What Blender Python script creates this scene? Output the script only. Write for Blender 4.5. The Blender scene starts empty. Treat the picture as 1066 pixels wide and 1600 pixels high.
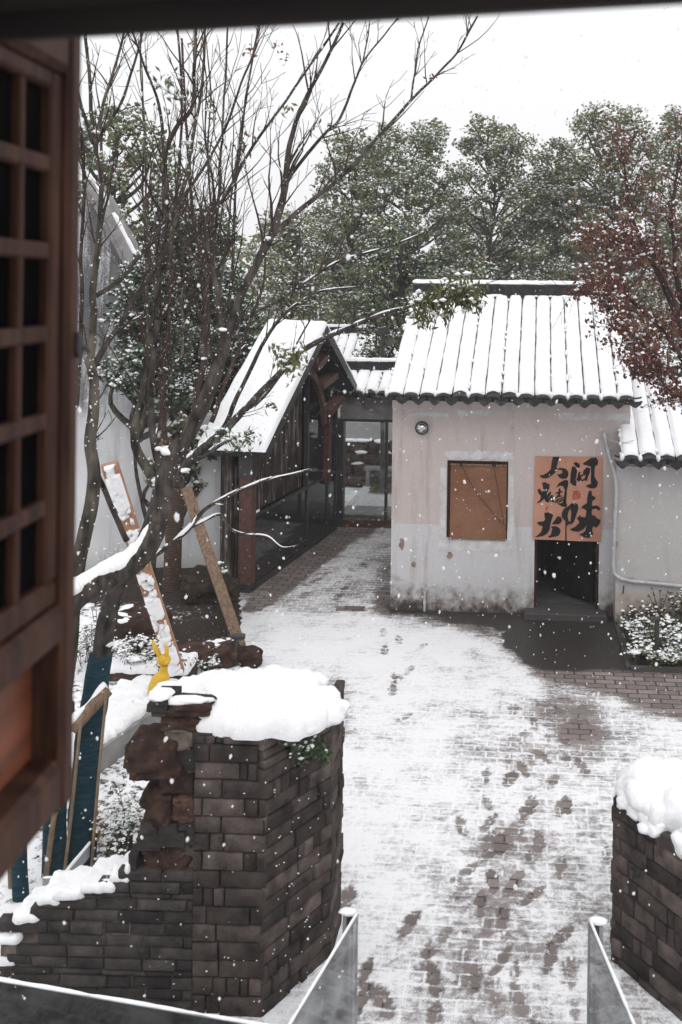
import bpy, bmesh, math, random
import numpy as np
from mathutils import Vector, Matrix
from mathutils.geometry import tessellate_polygon
SC = bpy.context.scene
COL = SC.collection
rad = math.radians
# ------------------------------------------------------------------ camera
F, PX, PY, CH, ROLL = 1550.0, 740.0, 450.0, 4.2, 0.012
cam_d = bpy.data.cameras.new('camera')
cam = bpy.data.objects.new('camera', cam_d); COL.objects.link(cam)
cam.location = (0, 0, CH); cam.rotation_euler = (rad(90), -ROLL, 0)
cam_d.sensor_fit = 'VERTICAL'; cam_d.sensor_height = 36; cam_d.sensor_width = 36
cam_d.lens = 36 * F / 1600
cam_d.shift_x = -(PX - 533) / 1600; cam_d.shift_y = -(800 - PY) / 1600
cam_d.clip_start = 0.05; cam_d.clip_end = 2000
cam_d.dof.use_dof = True; cam_d.dof.focus_distance = 11.0; cam_d.dof.aperture_fstop = 4.0
SC.camera = cam
# ------------------------------------------------------------------ overcast sky and soft sun
SUN_EL, SUN_AZ = rad(48), rad(200)
w = bpy.data.worlds.new('World'); SC.world = w; w.use_nodes = True
nt = w.node_tree; bg = nt.nodes['Background']
sky = nt.nodes.new('ShaderNodeTexSky'); sky.sky_type = 'NISHITA'; sky.sun_disc = False
sky.sun_elevation = SUN_EL; sky.sun_rotation = SUN_AZ; sky.dust_density = 4; sky.air_density = 1
hs = nt.nodes.new('ShaderNodeHueSaturation'); hs.inputs['Saturation'].default_value = 0.10
nt.links.new(sky.outputs[0], hs.inputs['Color'])
cl = nt.nodes.new('ShaderNodeCombineXYZ')       # an even cloud layer
wt = nt.nodes.new('ShaderNodeTexCoord'); wx = nt.nodes.new('ShaderNodeSeparateXYZ'); nt.links.new(wt.outputs['Generated'], wx.inputs[0])
for i, v in enumerate((8.15, 8.15, 8.3)):       # overcast: brightest overhead, dimmer towards the horizon
    a_ = nt.nodes.new('ShaderNodeMath'); a_.operation = 'MULTIPLY_ADD'; a_.use_clamp = False
    nt.links.new(wx.outputs[2], a_.inputs[0]); a_.inputs[1].default_value = .40*v; a_.inputs[2].default_value = .78*v
    b_ = nt.nodes.new('ShaderNodeMath'); b_.operation = 'MAXIMUM'; nt.links.new(a_.outputs[0], b_.inputs[0]); b_.inputs[1].default_value = .6*v
    nt.links.new(b_.outputs[0], cl.inputs[i])
mx = nt.nodes.new('ShaderNodeMixRGB'); mx.inputs[0].default_value = 0.88
nt.links.new(hs.outputs[0], mx.inputs[1]); nt.links.new(cl.outputs[0], mx.inputs[2])
nt.links.new(mx.outputs[0], bg.inputs['Color']); bg.inputs['Strength'].default_value = 0.10
sd = bpy.data.lights.new('sun', 'SUN'); sd.energy = 0.6; sd.angle = rad(40); sd.color = (1, .975, .95)
so = bpy.data.objects.new('sun', sd); COL.objects.link(so)
so.rotation_euler = (rad(90) - SUN_EL, 0, rad(180) - SUN_AZ + rad(180))
SC.view_settings.view_transform = 'Standard'; SC.view_settings.look = 'None'
SC.view_settings.exposure = 0.60; SC.view_settings.gamma = 1
SC.render.engine = 'CYCLES'
SC.cycles.use_denoising = True
SC.cycles.max_bounces = 8; SC.cycles.volume_bounces = 1; SC.cycles.diffuse_bounces = 4; SC.cycles.transmission_bounces = 6; SC.cycles.transparent_max_bounces = 12
# ------------------------------------------------------------------ geometry of the view, used to lay out real depths
def P(px, py, Y):
    u, v = px - PX, PY - py
    c, s = math.cos(ROLL), math.sin(ROLL)
    return Vector(((u*c - v*s)/F*Y, Y, CH + (u*s + v*c)/F*Y))
def G(px, py, z=0.0):
    d = P(px, py, 1.0)
    Y = (z - CH)/(d.z - CH)
    return P(px, py, Y)
def PL(px, py, o, n):
    d = P(px, py, 1.0); c = Vector((0, 0, CH)); d = d - c
    return c + d*((Vector(o) - c).dot(n)/d.dot(n))
def proj(x, y, z):
    c, s = math.cos(ROLL), math.sin(ROLL)
    u, v = x/y*F, (z - CH)/y*F
    return PX + u*c + v*s, PY - (-u*s + v*c)
def vnoise(p, scale=1.0, seed=0, octaves=1):
    p = np.asarray(p, float).reshape(-1, 3)
    out = np.zeros(len(p)); amp, tot = 1.0, 0.0
    for o in range(octaves):
        q = p*scale*2**o + seed*17.31 + o*5.7
        i = np.floor(q).astype(np.int64); f = q - i; f = f*f*(3 - 2*f)
        r = np.zeros(len(p))
        for dx in (0, 1):
            for dy in (0, 1):
                for dz in (0, 1):
                    h = ((i[:, 0]+dx)*73856093) ^ ((i[:, 1]+dy)*19349663) ^ ((i[:, 2]+dz)*83492791)
                    h = (h*2654435761 + 12345) & 0xffffffff
                    h = ((h ^ (h >> 15))*2246822519) & 0xffffffff
                    h = (h ^ (h >> 13))/4294967295.0
                    wgt = (f[:, 0] if dx else 1-f[:, 0])*(f[:, 1] if dy else 1-f[:, 1])*(f[:, 2] if dz else 1-f[:, 2])
                    r += wgt*h
        out += amp*r; tot += amp; amp *= 0.5
    return out/tot
# ------------------------------------------------------------------ materials
def lin(c): return tuple(c) + (1.0,)
class NT:
    def __init__(s, name):
        s.m = bpy.data.materials.new(name); s.m.use_nodes = True; s.t = s.m.node_tree
        s.b = s.t.nodes['Principled BSDF']; s.co = s.t.nodes.new('ShaderNodeTexCoord')
    def n(s, ty, **kw):
        n = s.t.nodes.new('ShaderNode' + ty)
        for k, v in kw.items(): setattr(n, k, v)
        return n
    def l(s, a, b): s.t.links.new(a, b)
    def obj(s, scale=(1, 1, 1), rot=(0, 0, 0)):
        m = s.n('Mapping'); m.inputs['Scale'].default_value = scale; m.inputs['Rotation'].default_value = rot
        s.l(s.co.outputs['Object'], m.inputs[0]); return m.outputs[0]
    def noise(s, scale, detail=4, vec=None, rough=.55):
        n = s.n('TexNoise'); n.inputs['Scale'].default_value = scale; n.inputs['Detail'].default_value = detail
        n.inputs['Roughness'].default_value = rough
        s.l(vec if vec is not None else s.co.outputs['Object'], n.inputs['Vector']); return n.outputs['Fac']
    def ramp(s, fac, stops):
        r = s.n('ValToRGB'); e = r.color_ramp.elements
        while len(e) < len(stops): e.new(0.5)
        for x, (p, c) in zip(e, stops):
            x.position = p; x.color = lin(c) if not isinstance(c, (int, float)) else (c, c, c, 1)
        s.l(fac, r.inputs[0]); return r.outputs[0]
    def math(s, op, a, b=None, clamp=False):
        m = s.n('Math', operation=op); m.use_clamp = clamp
        for i, x in enumerate((a, b)):
            if x is None: continue
            if isinstance(x, (int, float)): m.inputs[i].default_value = x
            else: s.l(x, m.inputs[i])
        return m.outputs[0]
    def smooth(s, x, a, b, lo=0., hi=1.):
        m = s.n('MapRange'); m.interpolation_type = 'SMOOTHSTEP'
        m.inputs[1].default_value = a; m.inputs[2].default_value = b; m.inputs[3].default_value = lo; m.inputs[4].default_value = hi
        s.l(x, m.inputs[0]); return m.outputs[0]
    def mix(s, f, a, b, mode='MIX'):
        m = s.n('MixRGB'); m.blend_type = mode
        for i, x in enumerate((f, a, b)):
            if isinstance(x, (int, float)): m.inputs[i].default_value = x if i == 0 else (x, x, x, 1)
            elif isinstance(x, tuple): m.inputs[i].default_value = lin(x)
            else: s.l(x, m.inputs[i])
        return m.outputs[0]
    def attr(s, name): a = s.n('Attribute'); a.attribute_name = name; return a.outputs['Fac']
    def xyz(s):
        x = s.n('SeparateXYZ'); s.l(s.co.outputs['Object'], x.inputs[0]); return x.outputs
    def bump(s, h, strength=.3, dist=.01):
        b = s.n('Bump'); b.inputs['Strength'].default_value = strength; b.inputs['Distance'].default_value = dist
        s.l(h, b.inputs['Height']); s.l(b.outputs[0], s.b.inputs['Normal'])
    def out(s, col, rough=.8, spec=.3, metal=0.):
        if isinstance(col, tuple): s.b.inputs['Base Color'].default_value = lin(col)
        else: s.l(col, s.b.inputs['Base Color'])
        if isinstance(rough, (int, float)): s.b.inputs['Roughness'].default_value = rough
        else: s.l(rough, s.b.inputs['Roughness'])
        s.b.inputs['Specular IOR Level'].default_value = spec; s.b.inputs['Metallic'].default_value = metal
        return s.m
def simple(name, c1, c2=None, scale=6, rough=.8, spec=.3, bump=0., bscale=40, tint=0., metal=0., stretch=(1, 1, 1), lo=.35, hi=.65):
    s = NT(name); v = s.obj(stretch)
    col = s.ramp(s.noise(scale, 6, v), [(lo, c1), (hi, c2 or c1)])
    if tint:
        t = s.attr('tint'); col = s.mix(1.0, col, s.ramp(t, [(0, 1-tint), (1, 1+tint)]), 'MULTIPLY')
    if bump: s.bump(s.noise(bscale, 5, v), bump, .01)
    return s.out(col, rough, spec, metal)
def snow_mat():
    s = NT('snow'); n = s.noise(25, 6); n2 = s.noise(160, 4, None, .7)
    h = s.math('ADD', n, s.math('MULTIPLY', n2, .45)); s.bump(h, .55, .02)
    return s.out(s.ramp(n, [(.2, (.84, .85, .87)), (.8, (.90, .90, .91))]), .65, .25)
SNOW = snow_mat()
MT = {}
MT['dark_wood'] = simple('dark_wood', (.022, .0085, .0055), (.066, .028, .017), 9, .55, .14, .25, 60, stretch=(4, 4, .5))
MT['dark_beam'] = simple('dark_beam', (.012, .009, .009), (.022, .015, .014), 7, .6, .3, .2, 60, stretch=(.6, 4, 4))
MT['panel_wood'] = simple('panel_wood', (.10, .028, .012), (.20, .062, .027), 5, .45, .4, .15, 60, stretch=(1, .5, 5))
MT['black_glass'] = simple('black_glass', (.003, .003, .003), (.005, .005, .005), 3, 1., .0)
MT['brick'] = simple('old_brick', (.020, .0155, .0145), (.108, .083, .074), 9, .85, .25, .9, 55, tint=.55, lo=.3, hi=.75)
MT['dark_brick'] = simple('dark_brick', (.013, .011, .011), (.066, .055, .052), 10, .8, .3, .8, 60, tint=.5, lo=.3, hi=.75)
MT['mortar'] = simple('mortar', (.07, .058, .050), (.20, .165, .14), 8, .95, .1, .8, 50)
MT['red_rock'] = simple('red_rock', (.013, .008, .0065), (.090, .050, .037), 10, .9, .2, 1.0, 38, tint=.35, lo=.28, hi=.72)
MT['tile'] = simple('roof_tile', (.012, .012, .013), (.035, .034, .035), 12, .7, .35, .3, 60, tint=.3)
MT['bark'] = simple('bark', (.012, .010, .009), (.085, .072, .062), 16, .9, .2, .9, 45, stretch=(1, 1, .45))
MT['bark_green'] = simple('bark_lichen', (.016, .014, .011), (.115, .102, .078), 13, .9, .2, .8, 45, stretch=(1, 1, .35))
MT['bark_red'] = simple('bark_red', (.024, .014, .012), (.070, .042, .035), 14, .85, .2, .7, 45, stretch=(1, 1, .4))
MT['twig'] = simple('twig', (.030, .020, .017), (.060, .040, .034), 14, .85, .2)
MT['blue_wrap'] = simple('blue_wrap', (.006, .024, .036), (.013, .048, .066), 8, .8, .2, .7, 30, stretch=(1, 1, 6))
MT['rope'] = None
MT['timber'] = simple('timber', (.11, .070, .046), (.23, .155, .105), 7, .8, .3, .4, 60, stretch=(6, 6, .5))
MT['orange_timber'] = simple('orange_timber', (.28, .14, .078), (.42, .23, .135), 6, .75, .3, .3, 50, stretch=(5, 5, .6))
MT['bamboo'] = simple('bamboo', (.15, .10, .065), (.25, .18, .12), 9, .6, .4, .2, 50)
MT['yellow'] = simple('yellow_paint', (.55, .32, .012), (.66, .41, .02), 8, .4, .4)
MT['orange'] = simple('orange_paint', (.35, .11, .03), (.46, .17, .05), 8, .5, .4)
MT['metal_dark'] = simple('dark_metal', (.022, .021, .022), (.038, .036, .036), 6, .45, .5)
MT['rust_steel'] = simple('rust_steel', (.055, .024, .018), (.115, .050, .037), 12, .6, .4, .2, 60)
MT['grey_steel'] = simple('grey_steel', (.22, .22, .225), (.30, .30, .305), 8, .5, .4)
MT['chrome'] = simple('chrome', (.5, .5, .5), (.6, .6, .6), 8, .12, .5, metal=1.)
MT['pvc'] = simple('grey_pipe', (.36, .37, .39), (.48, .49, .50), 10, .5, .4)
MT['concrete'] = simple('concrete', (.17, .165, .165), (.27, .26, .255), 6, .9, .2, .3, 60)
MT['dark_stone'] = simple('dark_stone', (.035, .033, .032), (.085, .08, .077), 90, .8, .3, .4, 120)
MT['soil'] = simple('soil', (.018, .013, .010), (.05, .036, .028), 12, .95, .1, .9, 40)
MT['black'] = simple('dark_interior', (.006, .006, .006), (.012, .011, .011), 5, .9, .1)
MT['floor_grey'] = simple('floor_grey', (.10, .10, .10), (.16, .16, .155), 6, .5, .3)
MT['ink'] = simple('ink', (.010, .010, .011), (.018, .017, .018), 10, .8, .2)
MT['seal'] = simple('seal_red', (.30, .04, .025), (.38, .06, .04), 10, .8, .2)
MT['grass'] = simple('grass', (.05, .06, .02), (.10, .10, .035), 20, .9, .1, .8, 60)
def leafmat(name, c1, c2, rough=.55, trans=.35):
    s = NT(name); t = s.attr('tint')
    col = s.ramp(t, [(0, c1), (1, c2)]); s.out(col, rough, .3)
    tr = s.n('BsdfTranslucent'); s.l(col, tr.inputs[0])
    m = s.n('MixShader'); m.inputs[0].default_value = trans
    s.l(s.b.outputs[0], m.inputs[1]); s.l(tr.outputs[0], m.inputs[2])
    s.l(m.outputs[0], s.t.nodes['Material Output'].inputs['Surface']); return s.m
MT['leaf_olive'] = leafmat('leaf_olive', (.092, .105, .048), (.31, .305, .150))
MT['leaf_green'] = leafmat('leaf_green', (.046, .078, .042), (.155, .205, .105))
MT['leaf_dark'] = leafmat('leaf_dark', (.010, .022, .016), (.034, .056, .038))
MT['leaf_red'] = leafmat('leaf_red', (.080, .026, .020), (.21, .090, .064))
MT['leaf_yellow'] = leafmat('leaf_yellow', (.055, .065, .020), (.17, .165, .060))
MT['leaf_brown'] = leafmat('leaf_brown', (.12, .055, .035), (.25, .14, .09))
def rope_mat():
    s = NT('rope_wrap'); z = s.xyz()[2]
    wv = s.math('SINE', s.math('MULTIPLY', z, 290.0))
    n = s.noise(20, 4)
    col = s.mix(s.smooth(wv, -.6, .6), (.035, .022, .016), s.ramp(n, [(.3, (.11, .066, .045)), (.7, (.19, .12, .085))]))
    s.bump(wv, .8, .01); return s.out(col, .9, .2)
MT['rope'] = rope_mat()
def glass_mat(name, tint, a, rough=.03):
    s = NT(name)
    s.out(tint, rough, .5)
    g = s.n('BsdfGlossy'); g.inputs['Roughness'].default_value = rough; g.inputs[0].default_value = (.9, .9, .9, 1)
    tr = s.n('BsdfTransparent'); tr.inputs[0].default_value = lin(tint)
    fr = s.n('Fresnel'); fr.inputs[0].default_value = 1.5
    n = s.noise(7, 5); dirt = s.smooth(n, .3, .75, a*.2, a)
    m = s.n('MixShader'); s.l(fr.outputs[0], m.inputs[0]); s.l(tr.outputs[0], m.inputs[1]); s.l(g.outputs[0], m.inputs[2])
    d = s.n('BsdfDiffuse'); d.inputs[0].default_value = (.6, .61, .62, 1)
    m2 = s.n('MixShader'); s.l(dirt, m2.inputs[0]); s.l(m.outputs[0], m2.inputs[1]); s.l(d.outputs[0], m2.inputs[2])
    s.l(m2.outputs[0], s.t.nodes['Material Output'].inputs['Surface']); return s.m
MT['glass'] = glass_mat('glass_clear', (.90, .92, .92), .06)
MT['glass_bal'] = glass_mat('glass_balustrade', (.78, .80, .81), .34)
MT['glass_dark'] = glass_mat('glass_dark', (.36, .38, .38), .04)
# ------------------------------------------------------------------ mesh builder
_b = bmesh.new(); bmesh.ops.create_icosphere(_b, subdivisions=1, radius=1)
ICO1 = (np.array([v.co[:] for v in _b.verts]), [tuple(v.index for v in f.verts) for f in _b.faces]); _b.free()
_b = bmesh.new(); bmesh.ops.create_icosphere(_b, subdivisions=3, radius=1)
ICO3 = (np.array([v.co[:] for v in _b.verts]), [tuple(v.index for v in f.verts) for f in _b.faces]); _b.free()
_b = bmesh.new(); bmesh.ops.create_icosphere(_b, subdivisions=2, radius=1)
ICO2 = (np.array([v.co[:] for v in _b.verts]), [tuple(v.index for v in f.verts) for f in _b.faces]); _b.free()
_b = bmesh.new(); bmesh.ops.create_icosphere(_b, subdivisions=5, radius=1)
ICO4 = (np.array([v.co[:] for v in _b.verts]), [tuple(v.index for v in f.verts) for f in _b.faces]); _b.free()
class MB:
    def __init__(s): s.v = []; s.n = 0; s.f = []; s.m = []; s.t = []
    def add(s, verts, faces, m=0, t=None):
        b = s.n; s.v.append(np.asarray(verts, float).reshape(-1, 3)); s.n += len(s.v[-1])
        s.f.extend([tuple(i + b for i in f) for f in faces]); k = len(faces)
        s.m.extend(m if isinstance(m, (list, np.ndarray)) else [m]*k)
        s.t.extend(t if isinstance(t, (list, np.ndarray)) else [random.random() if t is None else t]*k)
    def box(s, o, U, V, W, m=0, t=None, ch=0.0, jit=0.0):
        """box from corner o along U, V (face) and W (outward); front face chamfered by ch"""
        o, U, V, W = map(Vector, (o, U, V, W))
        if U.cross(V).dot(W) < 0: o = o + U; U = -U
        r = lambda: Vector((random.uniform(-jit, jit), random.uniform(-jit, jit), random.uniform(-jit, jit))) if jit else Vector()
        u, v, wn = U.normalized(), V.normalized(), W.normalized()
        back = [o, o+U, o+U+V, o+V]
        if ch:
            mid = [p + W - wn*ch + r() for p in back]
            fr = [o+W+u*ch+v*ch+r(), o+U+W-u*ch+v*ch+r(), o+U+V+W-u*ch-v*ch+r(), o+V+W+u*ch-v*ch+r()]
            vs = back + mid + fr
            fs = [(3, 2, 1, 0)] + [(i, (i+1) % 4, 4+(i+1) % 4, 4+i) for i in range(4)] + [(4+i, 4+(i+1) % 4, 8+(i+1) % 4, 8+i) for i in range(4)] + [(8, 9, 10, 11)]
        else:
            vs = back + [p + W for p in back]
            fs = [(3, 2, 1, 0)] + [(i, (i+1) % 4, 4+(i+1) % 4, 4+i) for i in range(4)] + [(4, 5, 6, 7)]
        s.add([p[:] for p in vs], fs, m, t)
    def brick(s, o, U, V, W, t, seed):
        """a worn brick: gridded front face with rough, rounded arrises"""
        o, U, V, W = map(Vector, (o, U, V, W))
        if U.cross(V).dot(W) < 0: o = o + U; U = -U
        nu = max(4, int(U.length/.022)); nv = max(4, int(V.length/.022)); wn = W.normalized(); D = W.length
        gu = np.r_[0, np.linspace(.007/U.length, 1-.007/U.length, nu-1), 1]; gv = np.r_[0, np.linspace(.007/V.length, 1-.007/V.length, nv-1), 1]
        a, b = np.meshgrid(gu, gv, indexing='ij'); a = a.ravel(); b = b.ravel()
        p = np.array(o[:])+a[:, None]*np.array(U[:])+b[:, None]*np.array(V[:])
        n1 = vnoise(p, 22, seed % 997, 3)-.5; n2 = vnoise(p, 60, seed % 991, 2)-.5
        d = np.minimum(np.minimum(a, 1-a)*U.length, np.minimum(b, 1-b)*V.length)
        e = np.clip(d/.008, 0, 1); e = 1-(1-e)**2
        dep = D + n1*.010 + n2*.005 - (1-e)*(.0045+.016*np.clip(n1+.05, 0, 1))
        q = np.clip((d < 1e-6)*1.0, 0, 1); uv = (a-.5)[:, None]*np.array(U[:])+(b-.5)[:, None]*np.array(V[:])
        p = p + uv*(q*(n2*.07 - .004))[:, None] + dep[:, None]*np.array(wn[:])
        N = len(p); f = [(i*(nv+1)+j, (i+1)*(nv+1)+j, (i+1)*(nv+1)+j+1, i*(nv+1)+j+1) for i in range(nu) for j in range(nv)]
        rim = [i*(nv+1) for i in range(nu+1)] + [nu*(nv+1)+j for j in range(1, nv+1)] + [i*(nv+1)+nv for i in range(nu-1, -1, -1)] + [j for j in range(nv-1, 0, -1)]
        bk = p[rim] - np.array(wn[:])*max(.02, D-.005); k = len(rim)
        f += [(rim[(i+1) % k], rim[i], N+i, N+(i+1) % k) for i in range(k)]
        s.add(np.concatenate([p, bk]), f, 0, t)
    def tube(s, pts, rs, m=0, sides=7, t=None, cap=True, flat=1.0):
        pts = [Vector(p) for p in pts]; k = len(pts)
        if k < 2: return
        if isinstance(rs, (int, float)): rs = [rs]*k
        ref = None; vs = []
        for i in range(k):
            d = (pts[min(i+1, k-1)] - pts[max(i-1, 0)])
            if d.length < 1e-9: d = Vector((0, 0, 1))
            d.normalize()
            if ref is None:
                ref = Vector((0, 0, 1)) if abs(d.z) < .9 else Vector((1, 0, 0))
                ref = (ref - d*ref.dot(d)).normalized()
            else:
                ref = ref - d*ref.dot(d)
                ref = ref.normalized() if ref.length > 1e-6 else d.orthogonal().normalized()
            b = d.cross(ref)
            for j in range(sides):
                a = 2*math.pi*j/sides
                vs.append((pts[i] + ref*math.cos(a)*rs[i]*flat + b*math.sin(a)*rs[i])[:])
        fs = [(i*sides+j, i*sides+(j+1) % sides, (i+1)*sides+(j+1) % sides, (i+1)*sides+j) for i in range(k-1) for j in range(sides)]
        if cap: fs += [tuple(range(sides-1, -1, -1)), tuple((k-1)*sides+j for j in range(sides))]
        s.add(vs, fs, m, t)
    def blob(s, c, r, m=0, amp=.15, nscale=2.0, seed=0, ico=ICO2, box=1.0, rot=0., t=None, zmin=None):
        p = ico[0].copy()
        if box != 1.0: p = np.sign(p)*np.abs(p)**box; p /= np.abs(p).max()
        d = 1 + amp*(vnoise(p + seed*3.1, nscale, seed, 5 if len(p) > 2000 else 3) - .5)*2
        p = p*d[:, None]*np.array(r if hasattr(r, '__len__') else (r, r, r))
        if rot: cr, sr = math.cos(rot), math.sin(rot); p = np.stack([p[:, 0]*cr-p[:, 1]*sr, p[:, 0]*sr+p[:, 1]*cr, p[:, 2]], 1)
        p = p + np.array(c)
        if zmin is not None: p[:, 2] = np.maximum(p[:, 2], zmin)
        s.add(p, ico[1], m, t)
    def prism(s, poly, W, m=0, t=None):
        """planar polygon (list of 3D points) extruded by W, outward"""
        poly = [Vector(p) for p in poly]; k = len(poly); W = Vector(W)
        tri = tessellate_polygon([poly])
        fr = [p + W for p in poly]
        nrm = Vector()
        for i in range(k): nrm += poly[i].cross(poly[(i+1) % k])
        flip = nrm.dot(W) < 0
        fs = []
        for a, b, c in tri:
            n = (poly[b]-poly[a]).cross(poly[c]-poly[a])
            if n.dot(W) < 0: b, c = c, b
            fs.append((k+a, k+b, k+c)); fs.append((c, b, a))
        for i in range(k):
            j = (i+1) % k
            fs.append((j, i, k+i, k+j) if flip else (i, j, k+j, k+i))
        s.add([p[:] for p in poly+fr], fs, m, t)
    def leaves(s, c, size, rng, m=0, up=0.0, ratio=.5, tint=None, droop=None):
        """diamond leaves: c (N,3), size (N,)"""
        N = len(c)
        if not N: return
        a = rng.normal(size=(N, 3)); a[:, 2] *= (1-up)
        if droop is not None: a = a*.55 + np.array(droop)
        a /= np.linalg.norm(a, axis=1)[:, None]
        b = np.cross(a, rng.normal(size=(N, 3))); b /= np.linalg.norm(b, axis=1)[:, None]
        nn = np.cross(a, b)
        L = size[:, None]
        v = np.stack([c - a*L, c + b*L*ratio + nn*L*.12, c + a*L, c - b*L*ratio + nn*L*.12], 1).reshape(-1, 3)
        f = [(4*i, 4*i+1, 4*i+2, 4*i+3) for i in range(N)]
        s.add(v, f, m if hasattr(m, '__len__') else [m]*N, list(rng.random(N) if tint is None else tint))
    def octs(s, c, size, rng, m=0, flat=.6):
        N = len(c)
        if not N: return
        base = np.array([(1, 0, 0), (0, 1, 0), (-1, 0, 0), (0, -1, 0), (0, 0, 1), (0, 0, -1)], float)
        j = rng.uniform(.6, 1.25, size=(N, 6, 1)); sc = np.stack([size, size, size*flat], 1)[:, None, :]
        ang = rng.uniform(0, 6.28, N); cr, sr = np.cos(ang), np.sin(ang)
        v = base[None]*j*sc
        x = v[..., 0]*cr[:, None] - v[..., 1]*sr[:, None]; y = v[..., 0]*sr[:, None] + v[..., 1]*cr[:, None]
        v = np.stack([x, y, v[..., 2]], -1) + c[:, None, :]
        ff = [(0, 1, 4), (1, 2, 4), (2, 3, 4), (3, 0, 4), (1, 0, 5), (2, 1, 5), (3, 2, 5), (0, 3, 5)]
        f = [tuple(6*i+k for k in q) for i in range(N) for q in ff]
        s.add(v.reshape(-1, 3), f, [m]*len(f), .5)
    def build(s, name, mats, parent=None, smooth=False):
        me = bpy.data.meshes.new(name)
        V = np.concatenate(s.v) if s.v else np.zeros((0, 3))
        me.from_pydata(V.tolist(), [], s.f)
        for m in (mats if isinstance(mats, (list, tuple)) else [mats]): me.materials.append(m)
        me.polygons.foreach_set('material_index', np.array(s.m, np.int32))
        a = me.attributes.new('tint', 'FLOAT', 'FACE'); a.data.foreach_set('value', np.array(s.t, np.float32))
        if smooth: me.polygons.foreach_set('use_smooth', np.ones(len(s.f), bool))
        me.update()
        o = bpy.data.objects.new(name, me); COL.objects.link(o)
        if parent is not None:
            o.parent = parent; o.matrix_parent_inverse = parent.matrix_world.inverted()
        return o
def tag(o, label=None, cat=None, group=None, kind=None):
    if label: o['label'] = label
    if cat: o['category'] = cat
    if group: o['group'] = group
    if kind: o['kind'] = kind
    return o
def thing(name, loc, label, cat, group=None):
    o = bpy.data.objects.new(name, None); COL.objects.link(o)
    o.location = loc; o.matrix_world = Matrix.Translation(Vector(loc)); o.empty_display_size = .1
    return tag(o, label, cat, group)
def snow_sheet(mb, o, U, V, N, res=.02, thr=.45, k=.16, hmax=.05, seed=0, scale=9., edge=.0):
    """snow lying in patches on a flat face: heights from noise, bare where the height is below the surface"""
    o, U, V, N = map(Vector, (o, U, V, N)); nu, nv = max(3, int(U.length/res)), max(3, int(V.length/res))
    a, b = np.meshgrid(np.linspace(0, 1, nu+1), np.linspace(0, 1, nv+1), indexing='ij'); a = a.ravel(); b = b.ravel()
    p = np.array(o[:])+a[:, None]*np.array(U[:])+b[:, None]*np.array(V[:])
    h = (vnoise(p, scale, seed, 4)-thr)*k
    d = np.minimum(np.minimum(a, 1-a)*U.length, np.minimum(b, 1-b)*V.length)
    h = np.where(h > 0, hmax*(1-np.exp(-h/hmax*2.2)), h*1.5); h = np.where(d < 1e-6, -.012, h*np.clip(d/.03+.25, 0, 1) if edge == 0 else h)
    h = np.clip(h, -.012, hmax); p = p + h[:, None]*np.array(N.normalized()[:])
    f = [(i*(nv+1)+j, (i+1)*(nv+1)+j, (i+1)*(nv+1)+j+1, i*(nv+1)+j+1) for i in range(nu) for j in range(nv)]
    hm = h.reshape(nu+1, nv+1); keep = (np.maximum.reduce([hm[:-1, :-1], hm[1:, :-1], hm[:-1, 1:], hm[1:, 1:]]) > 0).ravel()
    f = [q for q, kk in zip(f, keep) if kk]
    if U.cross(V).dot(N) < 0: f = [tuple(reversed(q)) for q in f]
    mb.add(p, f, 0, .5)
def smoothpath(pts, n=4):
    """Catmull-Rom through Vectors"""
    out = []; k = len(pts)
    for i in range(k-1):
        p0, p1, p2, p3 = pts[max(i-1, 0)], pts[i], pts[i+1], pts[min(i+2, k-1)]
        for j in range(n):
            t = j/n
            out.append(.5*((2*p1)+(p2-p0)*t+(2*p0-5*p1+4*p2-p3)*t*t+(3*p1-p0-3*p2+p3)*t**3))
    out.append(pts[-1]); return out
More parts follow.
